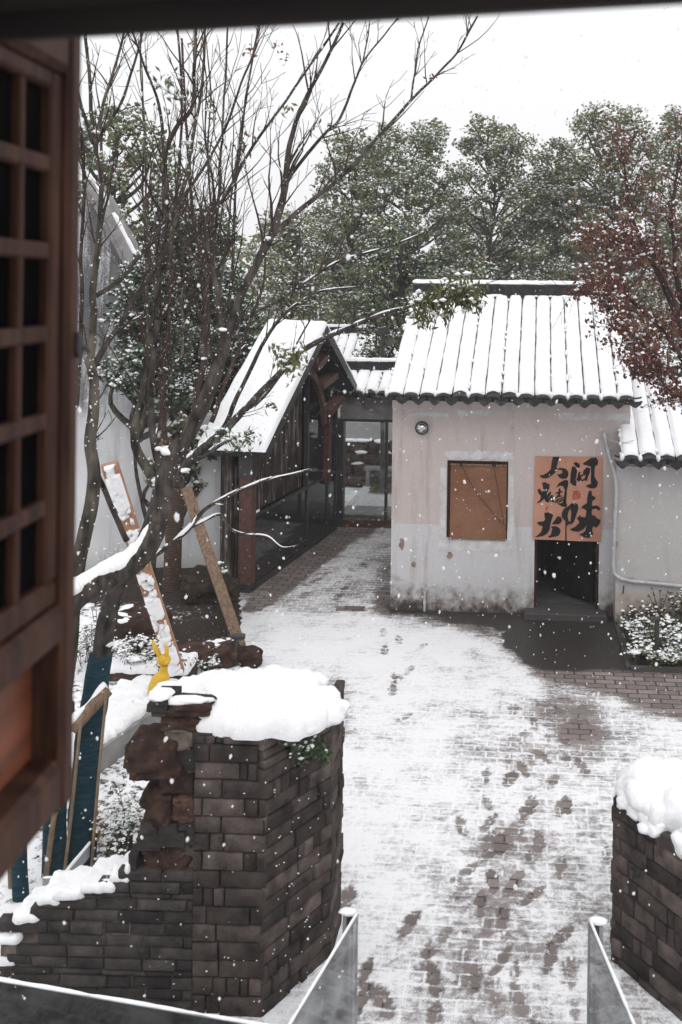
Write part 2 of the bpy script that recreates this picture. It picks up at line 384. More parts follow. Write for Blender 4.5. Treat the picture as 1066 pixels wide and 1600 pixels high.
def snow_cap(mb, poly, zb, t, wdg=.08, seed=0, rings=9, rough=.02, zfun=None, wob=.02, m=0):
    """a rounded layer of snow over the star-shaped outline poly [(x,y)...] whose base lies at zb"""
    P0 = [Vector((p[0], p[1], 0)) for p in poly]; pts = []
    k = len(P0)
    for i in range(k):
        a, b = P0[i], P0[(i+1) % k]; n = max(2, int((b-a).length/.018))
        for j in range(n): pts.append(a.lerp(b, j/n))
    c = sum(pts, Vector())/len(pts); n = len(pts)
    A = np.array([p[:2] for p in pts]); C = np.array(c[:2])
    for _ in range(2): A = .25*np.roll(A, 1, 0)+.5*A+.25*np.roll(A, -1, 0)
    d = A - C; R = np.linalg.norm(d, axis=1)
    nz = vnoise(np.c_[A, np.zeros(n)], 9, seed, 3) - .5
    R2 = R + wob*2*nz; d = d/R[:, None]
    V = []; ks = [(1.0, 0.0), (1.02, .35)] + [(1 - (i/(rings))**1.6, None) for i in range(rings)]
    for kf, hh in ks:
        rr = R2*kf if hh is None else R2 + (.012 if hh else 0.0)
        xy = C + d*rr[:, None]
        dist = R2 - rr
        if hh is None:
            q = np.clip((dist + wdg*.35)/wdg, 0, 1); h = t*np.sqrt(np.clip(1-(1-q)**2, 0, 1))
        else: h = np.full(n, t*hh*.9)
        nn = (vnoise(np.c_[xy, np.zeros(n)], 7, seed+5, 3)-.5)*2*rough
        z0 = np.array([zfun(x, y) for x, y in xy]) if zfun else np.full(n, zb)
        nf = (vnoise(np.c_[xy, z0+h], 32, seed+9, 3)-.5)*.022
        V.append(np.c_[xy + d*(nf*.8)[:, None], z0 + h + (nn + nf)*(h/t)])
    cz = (zfun(*C) if zfun else zb) + t
    f = []; L = len(ks)
    for r in range(L-1):
        for j in range(n): f.append((r*n+j, r*n+(j+1) % n, (r+1)*n+(j+1) % n, (r+1)*n+j))
    V.append(np.array([[C[0], C[1], cz]]))
    for j in range(n): f.append(((L-1)*n+j, (L-1)*n+(j+1) % n, L*n))
    ar = sum(A[i][0]*A[(i+1) % n][1]-A[(i+1) % n][0]*A[i][1] for i in range(n))
    if ar < 0: f = [tuple(reversed(q)) for q in f]
    mb.add(np.concatenate(V), f, m, .5)
def snow_strip(mb, pts, wd, t, seed=0, m=0, gap=0.0):
    """a bead of snow lying along a polyline (narrow ledges, glass edges)"""
    pts = [Vector(p) for p in pts]; L = sum((pts[i+1]-pts[i]).length for i in range(len(pts)-1))
    n = max(6, int(L/.025)); out = []
    acc = [0]
    for i in range(len(pts)-1): acc.append(acc[-1]+(pts[i+1]-pts[i]).length)
    for j in range(n+1):
        s_ = L*j/n
        for i in range(len(pts)-1):
            if s_ <= acc[i+1]+1e-9: out.append(pts[i].lerp(pts[i+1], (s_-acc[i])/max(acc[i+1]-acc[i], 1e-9))); break
    nz = vnoise(np.array([p[:] for p in out]), 9, seed, 3)
    seg = []; rs = []
    for p, q in zip(out, nz):
        r = max(0.0, (q - gap)*1.6)
        if gap and q < gap:
            if len(seg) > 2: mb.tube(seg, rs, m, 7, .5)
            seg, rs = [], []; continue
        seg.append(p + Vector((0, 0, t*(.1 + .5*q)))); rs.append(wd*(.5+.8*q)*(min(1, .35+r*3) if gap else 1))
    if len(seg) > 2: mb.tube(seg, rs, m, 7, .5)
so.rotation_euler = (rad(90) - SUN_EL, 0, rad(20))
UP = Vector((0, 0, 1))
TH = math.atan2(843 - PX, F)                       # the hut is turned a few degrees
HU = Vector((math.cos(TH), -math.sin(TH), 0)); HD = Vector((math.sin(TH), math.cos(TH), 0))
HO = G(610, 952)
# ================================================================== GROUND
def ground_mat():
    s = NT('brick_paving_with_snow'); v = s.obj((1, 1, 1), (0, 0, TH))
    br = s.n('TexBrick'); s.l(v, br.inputs['Vector']); br.offset = .5
    for k, x in (('Scale', 1), ('Mortar Size', .011), ('Mortar Smooth', .35), ('Bias', 0), ('Brick Width', .215), ('Row Height', .112)): br.inputs[k].default_value = x
    br.inputs['Color1'].default_value = lin((.15, .124, .116)); br.inputs['Color2'].default_value = lin((.27, .226, .212)); br.inputs['Mortar'].default_value = lin((.055, .046, .042))
    n1, n2, n3 = s.noise(2.6, 6, v, .62), s.noise(22, 5, v, .65), s.noise(110, 3, v, .6)
    bare, wet, line = s.attr('bare'), s.attr('wet'), s.attr('line')
    stretch = s.noise(9, 4, s.obj((.45, 1.8, 1), (0, 0, TH)), .6)
    q = s.math('MULTIPLY', s.math('SUBTRACT', n1, .5), 1.5)
    q = s.math('ADD', q, s.math('MULTIPLY', s.math('SUBTRACT', n2, .5), 1.35))
    q = s.math('ADD', q, s.math('MULTIPLY', s.math('SUBTRACT', n3, .5), .9))
    q = s.math('ADD', q, s.math('MULTIPLY', s.math('SUBTRACT', stretch, .5), .9))
    q = s.math('ADD', q, s.math('MULTIPLY', br.outputs['Fac'], s.math('MULTIPLY', line, .34)))
    q = s.math('ADD', q, s.math('SUBTRACT', 1.0, s.math('MULTIPLY', bare, 1.5)))
    sn = s.smooth(q, .02, .66)
    brick = s.mix(s.smooth(n2, .3, .7, 0, .55), br.outputs['Color'], s.mix(.5, br.outputs['Color'], (.035, .03, .028)))
    asp = s.mix(s.smooth(n3, .3, .7), (.013, .011, .0105), (.050, .043, .041)); asp = s.mix(s.smooth(s.math('ADD', s.noise(190, 2), s.math('MULTIPLY', n2, .25)), .80, .90, 0, .8), asp, (.5, .5, .51))
    base = s.mix(wet, brick, asp)
    thin = s.mix(s.smooth(s.math('ADD', q, s.math('MULTIPLY', s.math('SUBTRACT', n3, .5), .5)), .35, .95), (.50, .495, .505), (.77, .775, .79))
    col = s.mix(sn, base, thin)
    h = s.math('ADD', s.math('MULTIPLY', sn, 1.0), s.math('MULTIPLY', n2, .6))
    s.bump(h, .55, .012)
    r = s.mix(sn, s.mix(wet, .75, .42), .7)
    return s.out(col, r, .3)
def axis(lo, hi, step, far, k=14):
    a = np.arange(lo, hi+1e-6, step)
    g = np.geomspace(step*2, far, k)
    return np.concatenate([lo - g[::-1], a, hi + g])
gx = axis(-2.6, 3.4, .021, 500, 18); gy = axis(4.4, 15.2, .021, 600, 18)
X, Y = np.meshgrid(gx, gy); X = X.ravel(); Y = Y.ravel()
ok = Y > 1.0; Ys = np.where(ok, Y, 1.0)
px, py = proj(X, Ys, 0.0)
pts0 = np.c_[X, Y, np.zeros_like(X)]
nA = vnoise(pts0, 1.1, 3, 3); nB = vnoise(pts0, 4.5, 9, 3)
def sst(x, a, b): t = np.clip((x-a)/(b-a), 0, 1); return t*t*(3-2*t)
def seg(poly, x, y):
    inside = np.zeros(len(x), bool); k = len(poly)
    for i in range(k):
        (x1, y1), (x2, y2) = poly[i], poly[(i+1) % k]
        c = ((y1 > y) != (y2 > y)) & (x < (x2-x1)*(y-y1)/(y2-y1+1e-12)+x1); inside ^= c
    return inside
def soft(poly, x, y, r):
    d = np.full(len(x), 1e9); k = len(poly)
    for i in range(k):
        a = np.array(poly[i]); b = np.array(poly[(i+1) % k]); ab = b-a
        t = np.clip(((x-a[0])*ab[0]+(y-a[1])*ab[1])/(ab@ab), 0, 1)
        d = np.minimum(d, np.hypot(x-a[0]-t*ab[0], y-a[1]-t*ab[1]))
    d = np.where(seg(poly, x, y), d, -d); return sst(d, -r, r)
jx = px + (nB-.5)*46; jy = py + (nB-.5)*22
bare = .125 + .28*(nA-.5) + .15*(nB-.5)
line = np.full(len(X), .42)
# thinner snow towards the lower right, thick on the left and top
bare += .10*sst(px, 640, 860)*sst(py, 1050, 1180) + .02*sst(py, 1330, 1520) + .06*sst(px, 560, 700)*sst(py, 1200, 1400)
line += .36*sst(py, 1060, 1150)*(1-.75*sst(py, 1200, 1420))
tr = np.interp(py, [1060, 1120, 1200, 1290, 1380, 1480, 1600], [890, 880, 830, 800, 770, 745, 690])
bare += .07*np.exp(-((px-tr)/75)**2)*(.4+1.2*nB)*sst(py, 1060, 1130)
bare += .12*np.exp(-((px-900)/60)**2-((py-1120)/70)**2) + .16*np.exp(-((px-930)/50)**2-((py-1160)/50)**2)
wet = soft([(600, 945), (612, 962), (700, 972), (775, 985), (775, 1005), (828, 1042), (850, 1047), (988, 1050), (962, 940)], jx*.35+px*.65, jy*.35+py*.65, 4)
bare = bare + 1.0*soft([(595, 930), (606, 960), (700, 972), (790, 990), (785, 1008), (828, 1040), (855, 1050), (1000, 1052), (962, 930)], jx, jy, 24)
bare += .85*soft([(838, 1050), (880, 1066), (960, 1085), (1010, 1112), (1200, 1150), (1250, 1030), (990, 1040)], jx, jy, 20)
bare += .30*soft([(860, 1075), (930, 1100), (930, 1175), (870, 1150), (820, 1100)], jx, jy, 26)
bare += .42*soft([(480, 1050), (540, 1062), (548, 1100), (528, 1150), (490, 1150)], jx, jy, 22)
bare += .30*np.exp(-((px-545)/35)**2-((py-1145)/14)**2)
# corridor between the pavilion and the hut
cor = soft([(385, 958), (392, 920), (528, 818), (700, 800), (700, 850), (608, 958)], px, py, 10)
lx = np.interp(py, [820, 850, 880, 910, 945, 960], [590, 548, 510, 470, 425, 380])
bare += cor*(.22 + .95*sst(lx-jx*.4-px*.6, -8, 14)); line += cor*.5
bare += cor*.25*sst(px, 575, 605)*sst(py, 850, 900)
for a in ((398, 951, 12, 4), (548, 952, 22, 4)): bare += 1.0*(np.maximum(abs(px-a[0])/a[2], abs(py-a[1])/a[3]) < 1)
bare -= .16*np.exp(-((px-600)/150)**2-((py-1010)/45)**2)
# footprints
rng = np.random.default_rng(5)
fp = []
for x, y, k in [(175,235,.5),(185,205,.4),(150,115,.35),(210,320,.4),(745,345,1.1),(690,300,1),(610,340,.9),(640,295,.8),(575,380,.7),(540,390,.8),(700,385,.9),(650,390,.8),(715,455,.9),(757,470,1),(635,440,.8),(605,445,.6),(530,460,.7),(575,480,.7),(460,500,.6),(535,510,.9),(665,520,.9),(600,590,1.1),(575,620,.8),(710,590,1),(690,600,.8),(465,585,.7),(470,645,.9),(385,655,.9),(560,675,1),(530,690,.8),(505,710,.9),(625,690,1.1),(620,720,.9),(600,765,.6),(690,785,1),(450,760,.8),(395,800,1),(385,850,1),(480,825,1.1),(550,825,1.2),(605,870,.9),(445,895,.7),(510,940,.9),(465,985,.9),(420,1030,1),(690,1000,.9),(325,1005,.7),(225,955,.9),(280,1055,1.1),(505,1075,.9),(550,1120,1),(485,1165,1),(430,1120,.8),(560,1190,.9),(660,1065,.8),(90,1105,.8),(145,1200,.9),(300,1130,.8),(600,1250,.8),(380,1150,.7),(720,1105,.6),(735,860,.5),(830,750,.7),(300,1250,.8),(80,1190,.9),(250,1125,.5),(395,1085,.7),(740,1245,.7),(545,295,.6),(470,700,.5),(30,880,.8)]:
    fp.append((x/1.974+526, y/1.974+960, k))
for x, y in [(580,1425),(690,1440),(745,1410),(725,1470),(520,1500),(690,1515),(765,1370),(830,1345),(640,1390)]: fp.append((x/3.333+320, y/3.333+480, .75))
for x, y in [(20,312),(75,338),(155,362),(25,375),(60,470),(50,515),(110,445)]: fp.append((x/2.24+590, y/2.24+850, .38))
for qx, qy, k in fp:
    c = G(qx, qy); a = rng.normal(.12, .28)
    dx, dy = X-c.x, Y-c.y; near = (abs(dx) < .3) & (abs(dy) < .3)
    u = dx[near]*math.cos(a)+dy[near]*math.sin(a)*-1; vv = dx[near]*math.sin(a)+dy[near]*math.cos(a)
    wdt = .050*(1+rng.normal(0, .12)) - .012*np.abs(vv+.02)/.1
    e = np.maximum(sst(1.2-np.hypot((u)/wdt, (vv-.05)/.10), 0, .3), .9*sst(1.2-np.hypot(u/(wdt*.85), (vv+.09)/.055), 0, .3))
    bare[near] = np.maximum(bare[near], bare[near]*.4 + e*(.20+.52*k*rng.uniform(.35, 1.05))*(.55+.9*nB[near])); line[near] += .4*e
bare = np.clip(bare, -.2, 2.0)
bare = np.where((py > 1700) | ~ok, .3, bare)
Z = .012*np.clip(1-bare*1.2, 0, 1)*(.5+nB) + .006*(nA-.5)
Z = np.where((X < -2.55) | (X > 3.35) | (Y > 15.1) | (Y < 4.45), 0, Z)
nxn, nyn = len(gx), len(gy)
ii = (np.arange(nyn-1)[:, None]*nxn + np.arange(nxn-1)[None]).ravel()
me = bpy.data.meshes.new('ground')
me.from_pydata(np.c_[X, Y, Z].tolist(), [], np.c_[ii, ii+1, ii+1+nxn, ii+nxn].tolist())
for nm, arr in (('bare', bare), ('wet', wet), ('line', line)):
    at = me.attributes.new(nm, 'FLOAT', 'POINT'); at.data.foreach_set('value', arr.astype(np.float32))
me.polygons.foreach_set('use_smooth', np.ones(len(ii), bool)); me.materials.append(ground_mat())
g_ob = bpy.data.objects.new('ground', me); COL.objects.link(g_ob); tag(g_ob, 'snow covered brick paving with footprints', None, None, 'structure')
# ================================================================== ROOF OF TILES UNDER SNOW
def tiled_roof(parent, o, U, D, W, run, slope, n, z0, seed=0, ridge=True, back=True, jag=True):
    """o: eave corner (x,y) at left; roof climbs along D"""
    rg = random.Random(seed); o = Vector((o[0], o[1], z0)); S = (D + UP*slope); sl = S.length*run; Sn = S.normalized()
    N = U.cross(Sn).normalized(); pitch = W/n
    mb = MB()
    mb.box(o - N*.06, U*W, Sn*sl, N*.05, 0, .4)
    if back:
        ro = o + S*run; S2 = D - UP*slope
        mb.box(ro - UP*.03, U*W, S2.normalized()*sl, U.cross(S2).normalized()*.05, 0, .4)
    deck = mb.build('tile_deck', MT['tile'], parent)
    mt = MB()
    for i in range(n):
        c = o + U*(pitch*(i+.5)); r = pitch*.47
        arc = []
        for k in range(11):
            a = math.pi*(k/10); arc.append((math.cos(a)*r, math.sin(a)*r*.62))
        for q in range(3):            # overlapping cover tile ends at the eave
            rr = 1 - .06*q; b = c + Sn*(-.05+q*.09) + N*(.0+.010*q)
            vs = []
            for sN in (0, .11):
                for (x, y) in arc: vs.append((b + U*x*rr + N*(y*rr) + Sn*sN)[:])
                for (x, y) in arc: vs.append((b + U*x*rr*.74 + N*(y*rr*.66-.008) + Sn*sN)[:])
            f = []
            for k in range(10):
                f += [(k, k+1, 11+k+1, 11+k), (22+k, 33+k, 33+k+1, 22+k+1), (k+1, k, 22+k, 22+k+1), (11+k, 11+k+1, 33+k+1, 33+k)]
            mt.add(vs, f, 0, rg.random())
    for i in range(n+1):              # hanging drip tiles between the covers
        c = o + U*(pitch*i) - Sn*.055 + N*.015; h = .085*rg.uniform(.85, 1.1); wd = pitch*.43
        poly = [c+U*wd*x+UP*h*y for x, y in ((-1, .15), (-.55, -.08), (0, -.16), (.55, -.08), (1, .15), (.78, -.42), (.42, -.75), (0, -1.0), (-.42, -.75), (-.78, -.42))]
        mt.prism(poly, -D*.02, 0, rg.random())
        for q in range(2): mt.tube([c+U*x*wd+UP*(h*(.12-.22*(1-x*x)))+Sn*.1*q for x in (-1, -.5, 0, .5, 1)], .012, 0, 5)
    mt.build('eave_tiles', MT['tile'], parent)
    ms = MB(); L = max(8, int(sl/.05))
    for i in range(n):
        c = o + U*(pitch*(i+.5)) ; st = rg.uniform(.0, .06) if jag else .03
        vs = []
        ys = np.linspace(st, sl-.03, L)
        wob = vnoise(np.c_[ys, np.full(L, i*3.7), np.zeros(L)], 6, seed+1, 3)-.5
        wob2 = vnoise(np.c_[ys, np.full(L, i*5.1+50), np.zeros(L)], 5, seed+2, 3)-.5
        th = vnoise(np.c_[ys, np.full(L, i*2.1+90), np.zeros(L)], 4, seed+3, 3)
        gapi = rg.uniform(.478, .503) - .026*(i/n)
        for j, y in enumerate(ys):
            e = min(1, (y-st+.02)/.10); e2 = min(1, (sl-.03-y+.03)/.12)
            hh = (.055+.04*th[j])*math.sqrt(max(.05, e))*math.sqrt(max(.1, e2))
            hw = pitch*gapi*(.9+.1*min(e, e2))
            l = -hw + wob[j]*.022; r = hw + wob2[j]*.022
            for q in range(9):
                t = q/8; xx = l+(r-l)*t; ar = (1-abs(2*t-1)**7)
                vs.append((c+U*xx+Sn*y+N*(.014+pitch*.09*ar*(1-.35*(2*t-1)**2)+hh*.85*ar**.7))[:])
        f = [(j*9+q, j*9+q+1, (j+1)*9+q+1, (j+1)*9+q) for j in range(L-1) for q in range(8)] + [tuple(range(8, -1, -1))]
        ms.add(vs, f, 0, .5)
        if rg.random() < .75:          # tongue of snow in the gutter between two tiles
            b = o + U*(pitch*i)
            ms.blob(b + Sn*rg.uniform(-.01, .03) + N*.035, (.028, .05, .045*rg.uniform(.7, 1.3)), 0, .3, 2, i+seed)
        ln = rg.choice([0, 0, .25, .5, .9])
        for q in range(int(sl*7)):
            if rg.random() < ln: ms.blob(o+U*(pitch*i+rg.uniform(-.008, .008))+Sn*rg.uniform(.1, sl)+N*.05, (.02, .06, .03), 0, .3, 2, q, ICO1)
    ms.build('snow', SNOW, deck, True)
    if ridge:
        mr = MB(); ro = o + S*run + U*.0
        mr.box(ro - D*.09 - UP*.03, U*W, UP*.10, D*.18, 0, .3); mr.box(ro - D*.075 + UP*.071, U*W, UP*.105, D*.15, 0, .5)
        k = int(W/.026)
        for i in range(k): mr.box(ro - D*.085 + UP*.073 + U*(W*(i+.1)/k), U*(W/k*.72), UP*.10, -D*.004, 0, rg.random())
        mr.box(ro - D*.10 + UP*.178 - U*.02, U*(W+.04), UP*.03, D*.20, 0, .6)
        rd = mr.build('ridge', MT['tile'], parent)
        ms = MB(); a = ro + UP*.205
        snow_cap(ms, [(a-D*.10)[:2], (a-D*.10+U*W)[:2], (a+D*.10+U*W)[:2], (a+D*.10)[:2]], a.z, .055, .05, seed+7)
        b = ro - D*.10 + UP*.02
        snow_strip(ms, [b, b+U*W], .022, .03, seed+8, 0, .42)
        ms.build('snow', SNOW, rd, True)
# ================================================================== HUT
def plaster_mat(name, up, lowc, zsplit, stain=1.):
    s = NT(name); z = s.xyz()[2]; n1, n2, n3 = s.noise(2.2, 6), s.noise(9, 6), s.noise(50, 4)
    streak = s.noise(5, 5, s.obj((1.6, 1.6, .16)), .6)
    zz = s.math('ADD', z, s.math('MULTIPLY', s.math('SUBTRACT', n2, .5), .02))
    col = s.mix(s.smooth(zz, zsplit-.006, zsplit+.006), lowc, up)
    col = s.mix(s.smooth(n1, .4, .65, 0, .45), col, s.mix(.5, col, (.50, .475, .47)))
    col = s.mix(s.smooth(streak, .52, .75, 0, .42*stain), col, (.23, .185, .165))
    col = s.mix(s.smooth(n2, .60, .72, 0, .30), col, (.60, .59, .59))
    pe = s.noise(3.1, 7, s.obj((1, 1, 1.4)), .7)
    col = s.mix(s.smooth(pe, .70, .715, 0, .8), col, (.30, .24, .215))
    low = s.math('ADD', z, s.math('MULTIPLY', s.math('SUBTRACT', n2, .5), .8))
    low = s.math('ADD', low, s.math('MULTIPLY', s.math('SUBTRACT', n1, .5), .5))
    col = s.mix(s.smooth(low, .0, .42, .85*stain, 0.), col, (.15, .115, .098))
    col = s.mix(s.smooth(low, -.05, .16, .95*stain, 0.), col, (.035, .029, .026))
    col = s.mix(s.smooth(n3, .35, .7, 0, .16), col, (.25, .23, .225))
    s.bump(s.math('ADD', n2, s.math('MULTIPLY', n3, .4)), .25, .01)
    return s.out(col, .9, .2)
MT['plaster'] = plaster_mat('hut_plaster', (.40, .335, .32), (.46, .455, .475), 0.0)
hut = thing('plaster_hut', HO, 'small pink and grey plaster hut with snowy tiled roof and dark doorway', 'hut')
Wl = (PL(985, 640, HO, HD) - HO).dot(HU)
def hs(px_, py_): p = PL(px_, py_, HO, HD) - HO; return p.dot(HU), p.z
zs = hs(760, 822)[1]; MT['plaster'] = plaster_mat('hut_plaster', (.47, .41, .392), (.51, .51, .522), zs)
w0, wz1 = hs(699, 719); w1, wz0 = hs(793, 843)
d0, dz1 = hs(837, 713); d1, _ = hs(938, 713); dz0 = hs(885, 945)[1]+.0
WH = hs(760, 630)[1]; TW = .24
mb = MB()
def wall(a, b, z0, z1): mb.box(HO+HU*a+UP*z0, HU*(b-a), UP*(z1-z0), HD*TW, 0)
wall(0, w0, -.1, WH); wall(w0, w1, -.1, wz0); wall(w0, w1, wz1, WH); wall(w1, d0, -.1, WH); wall(d0, d1, dz1, WH); wall(d1, Wl, -.1, WH)
HDp = 4.7
RUN = 2.56; SLP = .478
for a in (0, Wl-TW):
    p = [HO+HU*a+HD*TW-UP*.1, HO+HU*a+HD*HDp-UP*.1, HO+HU*a+HD*HDp+UP*(WH), HO+HU*a+HD*(HDp/2+TW/2)+UP*(WH+1.02), HO+HU*a+HD*TW+UP*WH]
    mb.prism(p, HU*TW)
mb.box(HO+HD*(HDp-TW)+HU*TW-UP*.1, HU*(Wl-2*TW), UP*(WH+.1), HD*TW)
hw = mb.build('wall', MT['plaster'], hut)
mb = MB(); mb.box(HO-HD*.035+HU*.0+UP*(WH-.095), HU*Wl, UP*.11, HD*.033); mb.box(HO-HD*.06+UP*(WH+.015), HU*Wl, UP*.05, HD*.06)
mb.build('cornice', MT['plaster'], hut)
mb = MB(); mb.box(HO+HU*TW+HD*TW+UP*.02, HU*(Wl-2*TW), HD*(HDp-2*TW), UP*.02); mb.build('floor', MT['floor_grey'], hut)
mb = MB(); mb.box(HO+HU*(d0-.12)-HD*.22-UP*.05, HU*(d1-d0+.22), HD*(.22+TW), UP*.13, 0, .5, .01); mb.build('doorstep', MT['dark_stone'], hut)
mb = MB()
for a in (d0, d1-.035): mb.box(HO+HU*a+HD*.03+UP*.08, HU*.035, UP*(dz1-.08), HD*.1)
mb.box(HO+HU*(d0+.035)+HD*.03+UP*(dz1-.04), HU*(d1-d0-.07), UP*.04, HD*.1)
mb.build('door_frame', MT['dark_wood'], hut)
mb = MB(); e = (HU*-.55+HD*.62).normalized()
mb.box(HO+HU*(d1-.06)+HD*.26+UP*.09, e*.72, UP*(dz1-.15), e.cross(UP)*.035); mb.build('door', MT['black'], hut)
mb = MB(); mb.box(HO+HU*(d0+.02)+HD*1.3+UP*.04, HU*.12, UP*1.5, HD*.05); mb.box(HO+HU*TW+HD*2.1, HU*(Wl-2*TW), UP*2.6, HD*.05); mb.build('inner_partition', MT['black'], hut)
mb = MB()
for x0, z0_, U_, V_ in ((w0, wz0, .035, wz1-wz0), (w1-.035, wz0, .035, wz1-wz0), (w0+.035, wz1-.05, w1-w0-.07, .05), (w0+.035, wz0, w1-w0-.07, .03)):
    mb.box(HO+HU*x0+UP*z0_+HD*.04, HU*U_, UP*V_, HD*.06)
wf = mb.build('window_frame', MT['dark_wood'], hut)
mb = MB(); mb.box(HO+HU*(w0+.035)+UP*(wz0+.03)+HD*.09, HU*(w1-w0-.07), UP*(wz1-wz0-.08), HD*.008); mb.build('window_pane', MT['black_glass'], wf)
# whitish patch of repair plaster above and under the window
mb = MB(); rg = random.Random(2)
def patch(pp, th=.004):
    q = [Vector(HO+HU*a+UP*b-HD*.001) for a, b in pp]; mb.prism(q, -HD*th)
def ragged(a0, b0, a1, b1, k=22, am=.02):
    out = []
    for i in range(k): out.append((a0+(a1-a0)*i/k, b0+rg.uniform(-am, am)))
    for i in range(4): out.append((a1+rg.uniform(-am, am), b0+(b1-b0)*i/4))
    for i in range(k): out.append((a1+(a0-a1)*i/k, b1+rg.uniform(-am, am)))
    for i in range(4): out.append((a0+rg.uniform(-am, am), b1+(b0-b1)*i/4))
    return out
patch(ragged(w0-.03, wz1+.022, w1+.07, wz1+.12, 26, .02)); patch(ragged(w1+.005, wz0-.2, w1+.07, wz1-.06, 9, .016)); patch(ragged(w0-.1, wz0-.16, w1, wz0-.012, 20, .01)); patch(ragged(w0-.09, wz0-.01, w0-.006, wz1-.1, 4, .01))
for (x0, y0, x1, y1) in ((715, 648, 770, 640), (872, 655, 985, 643), (640, 650, 700, 645)):
    a0, b0 = hs(x0, y0); a1, b1 = hs(x1, y1); patch(ragged(a0, b0, a1, b1, 16, .014))
mb.build('plaster_patch', simple('pale_plaster', (.42, .41, .41), (.56, .55, .55), 9, .9, .2, .3, 50), hw)
mb = MB(); SPOTS = []
for (x0, y0, sx, sy) in ((628, 850, 5, 10), (647, 882, 4, 5), (703, 868, 5, 6)):
    a, b = hs(x0, y0); patch([(a+math.cos(t)*sx*.009*rg.uniform(.5, 1.1), b+math.sin(t)*sy*.009*rg.uniform(.5, 1.1)) for t in np.linspace(0, 6.0, 12)], .003); SPOTS.append(mb.build('peeled_spot', [], hw)); mb = MB()
pass
PS_ = simple('peeled_plaster', (.16, .115, .10), (.28, .21, .19), 20)
for q_ in SPOTS: q_.data.materials.append(PS_)
ev = HO - HD*.30 - HU*.035
tiled_roof(hut, ev[:2], HU, HD, (PL(992, 615, HO-HD*.3, HD)-ev).dot(HU), RUN+.05, SLP, 15, WH+.10, 3)
# small white drain pipe at the foot of the wall
mb = MB(); a, b = hs(664, 938); c = HO+HU*a-HD*.03
mb.tube([c+UP*.0, c+UP*.24, c+UP*.255], [.016, .016, .019], 0, 10); mb.tube([c+UP*.10-HU*.02, c+UP*.10+HU*.02], .006, 0, 6)
tag(mb.build('drain_pipe', MT['pvc']), 'short white drain pipe standing at the foot of the hut wall', 'pipe')
# domed lamp
a, b = hs(660, 668); L = thing('wall_lamp', HO+HU*a+UP*b, 'round silver dome lamp high on the hut wall', 'lamp')
mb = MB(); c = HO+HU*a+UP*b
mb.tube([c, c-HD*.03, c-HD*.035], [.085, .085, .07], 0, 24); mb.build('mount', MT['grey_steel'], L)
mb = MB(); p = ICO3[0]; sel = ICO3[0].copy(); sel[:, 2] = np.where(sel[:, 2] < 0, sel[:, 2]*.9, sel[:, 2])
R = np.array([HU[:], (-HD)[:], UP[:]]); mb.add((sel*.075)@R + np.array((c-HD*.035)[:]), ICO3[1]); mb.build('dome', MT['chrome'], L, True)
mb = MB(); mb.tube([c-HD*.04+HU*(math.cos(t)*.082)+UP*(math.sin(t)*.082) for t in np.linspace(0, 2*math.pi, 25)], .008, 0, 6); mb.build('rim', MT['metal_dark'], L)
# bamboo blind
def blind_mat():
    s = NT('bamboo_blind'); z = s.xyz()[2]; n = s.noise(30, 4, s.obj((.6, .6, 4)))
    wv = s.math('SINE', s.math('MULTIPLY', z, 420.0)); x = s.xyz()[0]
    th = s.smooth(s.math('SINE', s.math('MULTIPLY', x, 190.0)), .75, .98)
    big = s.noise(1.5, 3)
    col = s.ramp(n, [(.3, (.17, .068, .034)), (.7, (.26, .115, .060))])
    col = s.mix(s.smooth(wv, -.9, -.2, .5, 0), col, (.05, .022, .012)); col = s.mix(s.math('MULTIPLY', th, .45), col, (.11, .045, .024))
    col = s.mix(s.smooth(big, .4, .7, 0, .3), col, (.33, .19, .12))
    s.bump(wv, .5, .004); return s.out(col, .7, .3)
bl = thing('bamboo_blind', HO+HU*w0+UP*wz1, 'brown woven bamboo blind covering the hut window', 'blind')
mb = MB(); nx, nz = 24, 30; vs = []
for i in range(nx+1):
    for j in range(nz+1):
        a = w0+.045+(w1-w0-.065)*i/nx; zz = wz1-.055-(wz1-wz0-.055)*j/nz
        vs.append((HO+HU*a+UP*zz+HD*(.015-.03*j/nz+.004*math.sin(i*.9)+.003*math.sin(j*.7+i*.2)))[:])
fr = [(i*(nz+1)+j, i*(nz+1)+j+1, (i+1)*(nz+1)+j+1, (i+1)*(nz+1)+j) for i in range(nx) for j in range(nz)]
k = len(vs); vs2 = [(Vector(q)+HD*.006)[:] for q in vs]
bd = [(i*(nz+1), (i+1)*(nz+1), k+(i+1)*(nz+1), k+i*(nz+1)) for i in range(nx)] + [(i*(nz+1)+nz, k+i*(nz+1)+nz, k+(i+1)*(nz+1)+nz, (i+1)*(nz+1)+nz) for i in range(nx)]
mb.add(vs+vs2, fr+[tuple(k+q for q in reversed(f_)) for f_ in fr]+bd, 0); mb.build('slats', blind_mat(), bl)
mb = MB(); mb.box(HO+HU*(w0+.04)+UP*(wz1-.062)+HD*.008, HU*(w1-w0-.06), UP*.02, -HD*.014); mb.build('rail', MT['timber'], bl); mb = MB(); mb.box(HO+HU*(w0+.03)+UP*(wz0-.012)-HD*.024, HU*(w1-w0-.05), UP*.02, HD*.016); mb.build('rail', MT['timber'], bl)
mb = MB()
def wp(x, y, o=.03): a, b = hs(680+x/7.614, 700+y/7.614); return HO+HU*a+UP*b-HD*o
mb.tube(smoothpath([wp(305, 165), wp(400, 370), wp(560, 610), wp(810, 905)]), .0035, 0, 5); mb.tube(smoothpath([wp(700, 165), wp(735, 420), wp(800, 790), wp(825, 930)]), .0035, 0, 5)
for x in (300, 315, 680, 695, 712): mb.tube([wp(x, 150), wp(x+8, 215)], .006, 0, 5)
mb.build('cord', MT['ink'], bl)
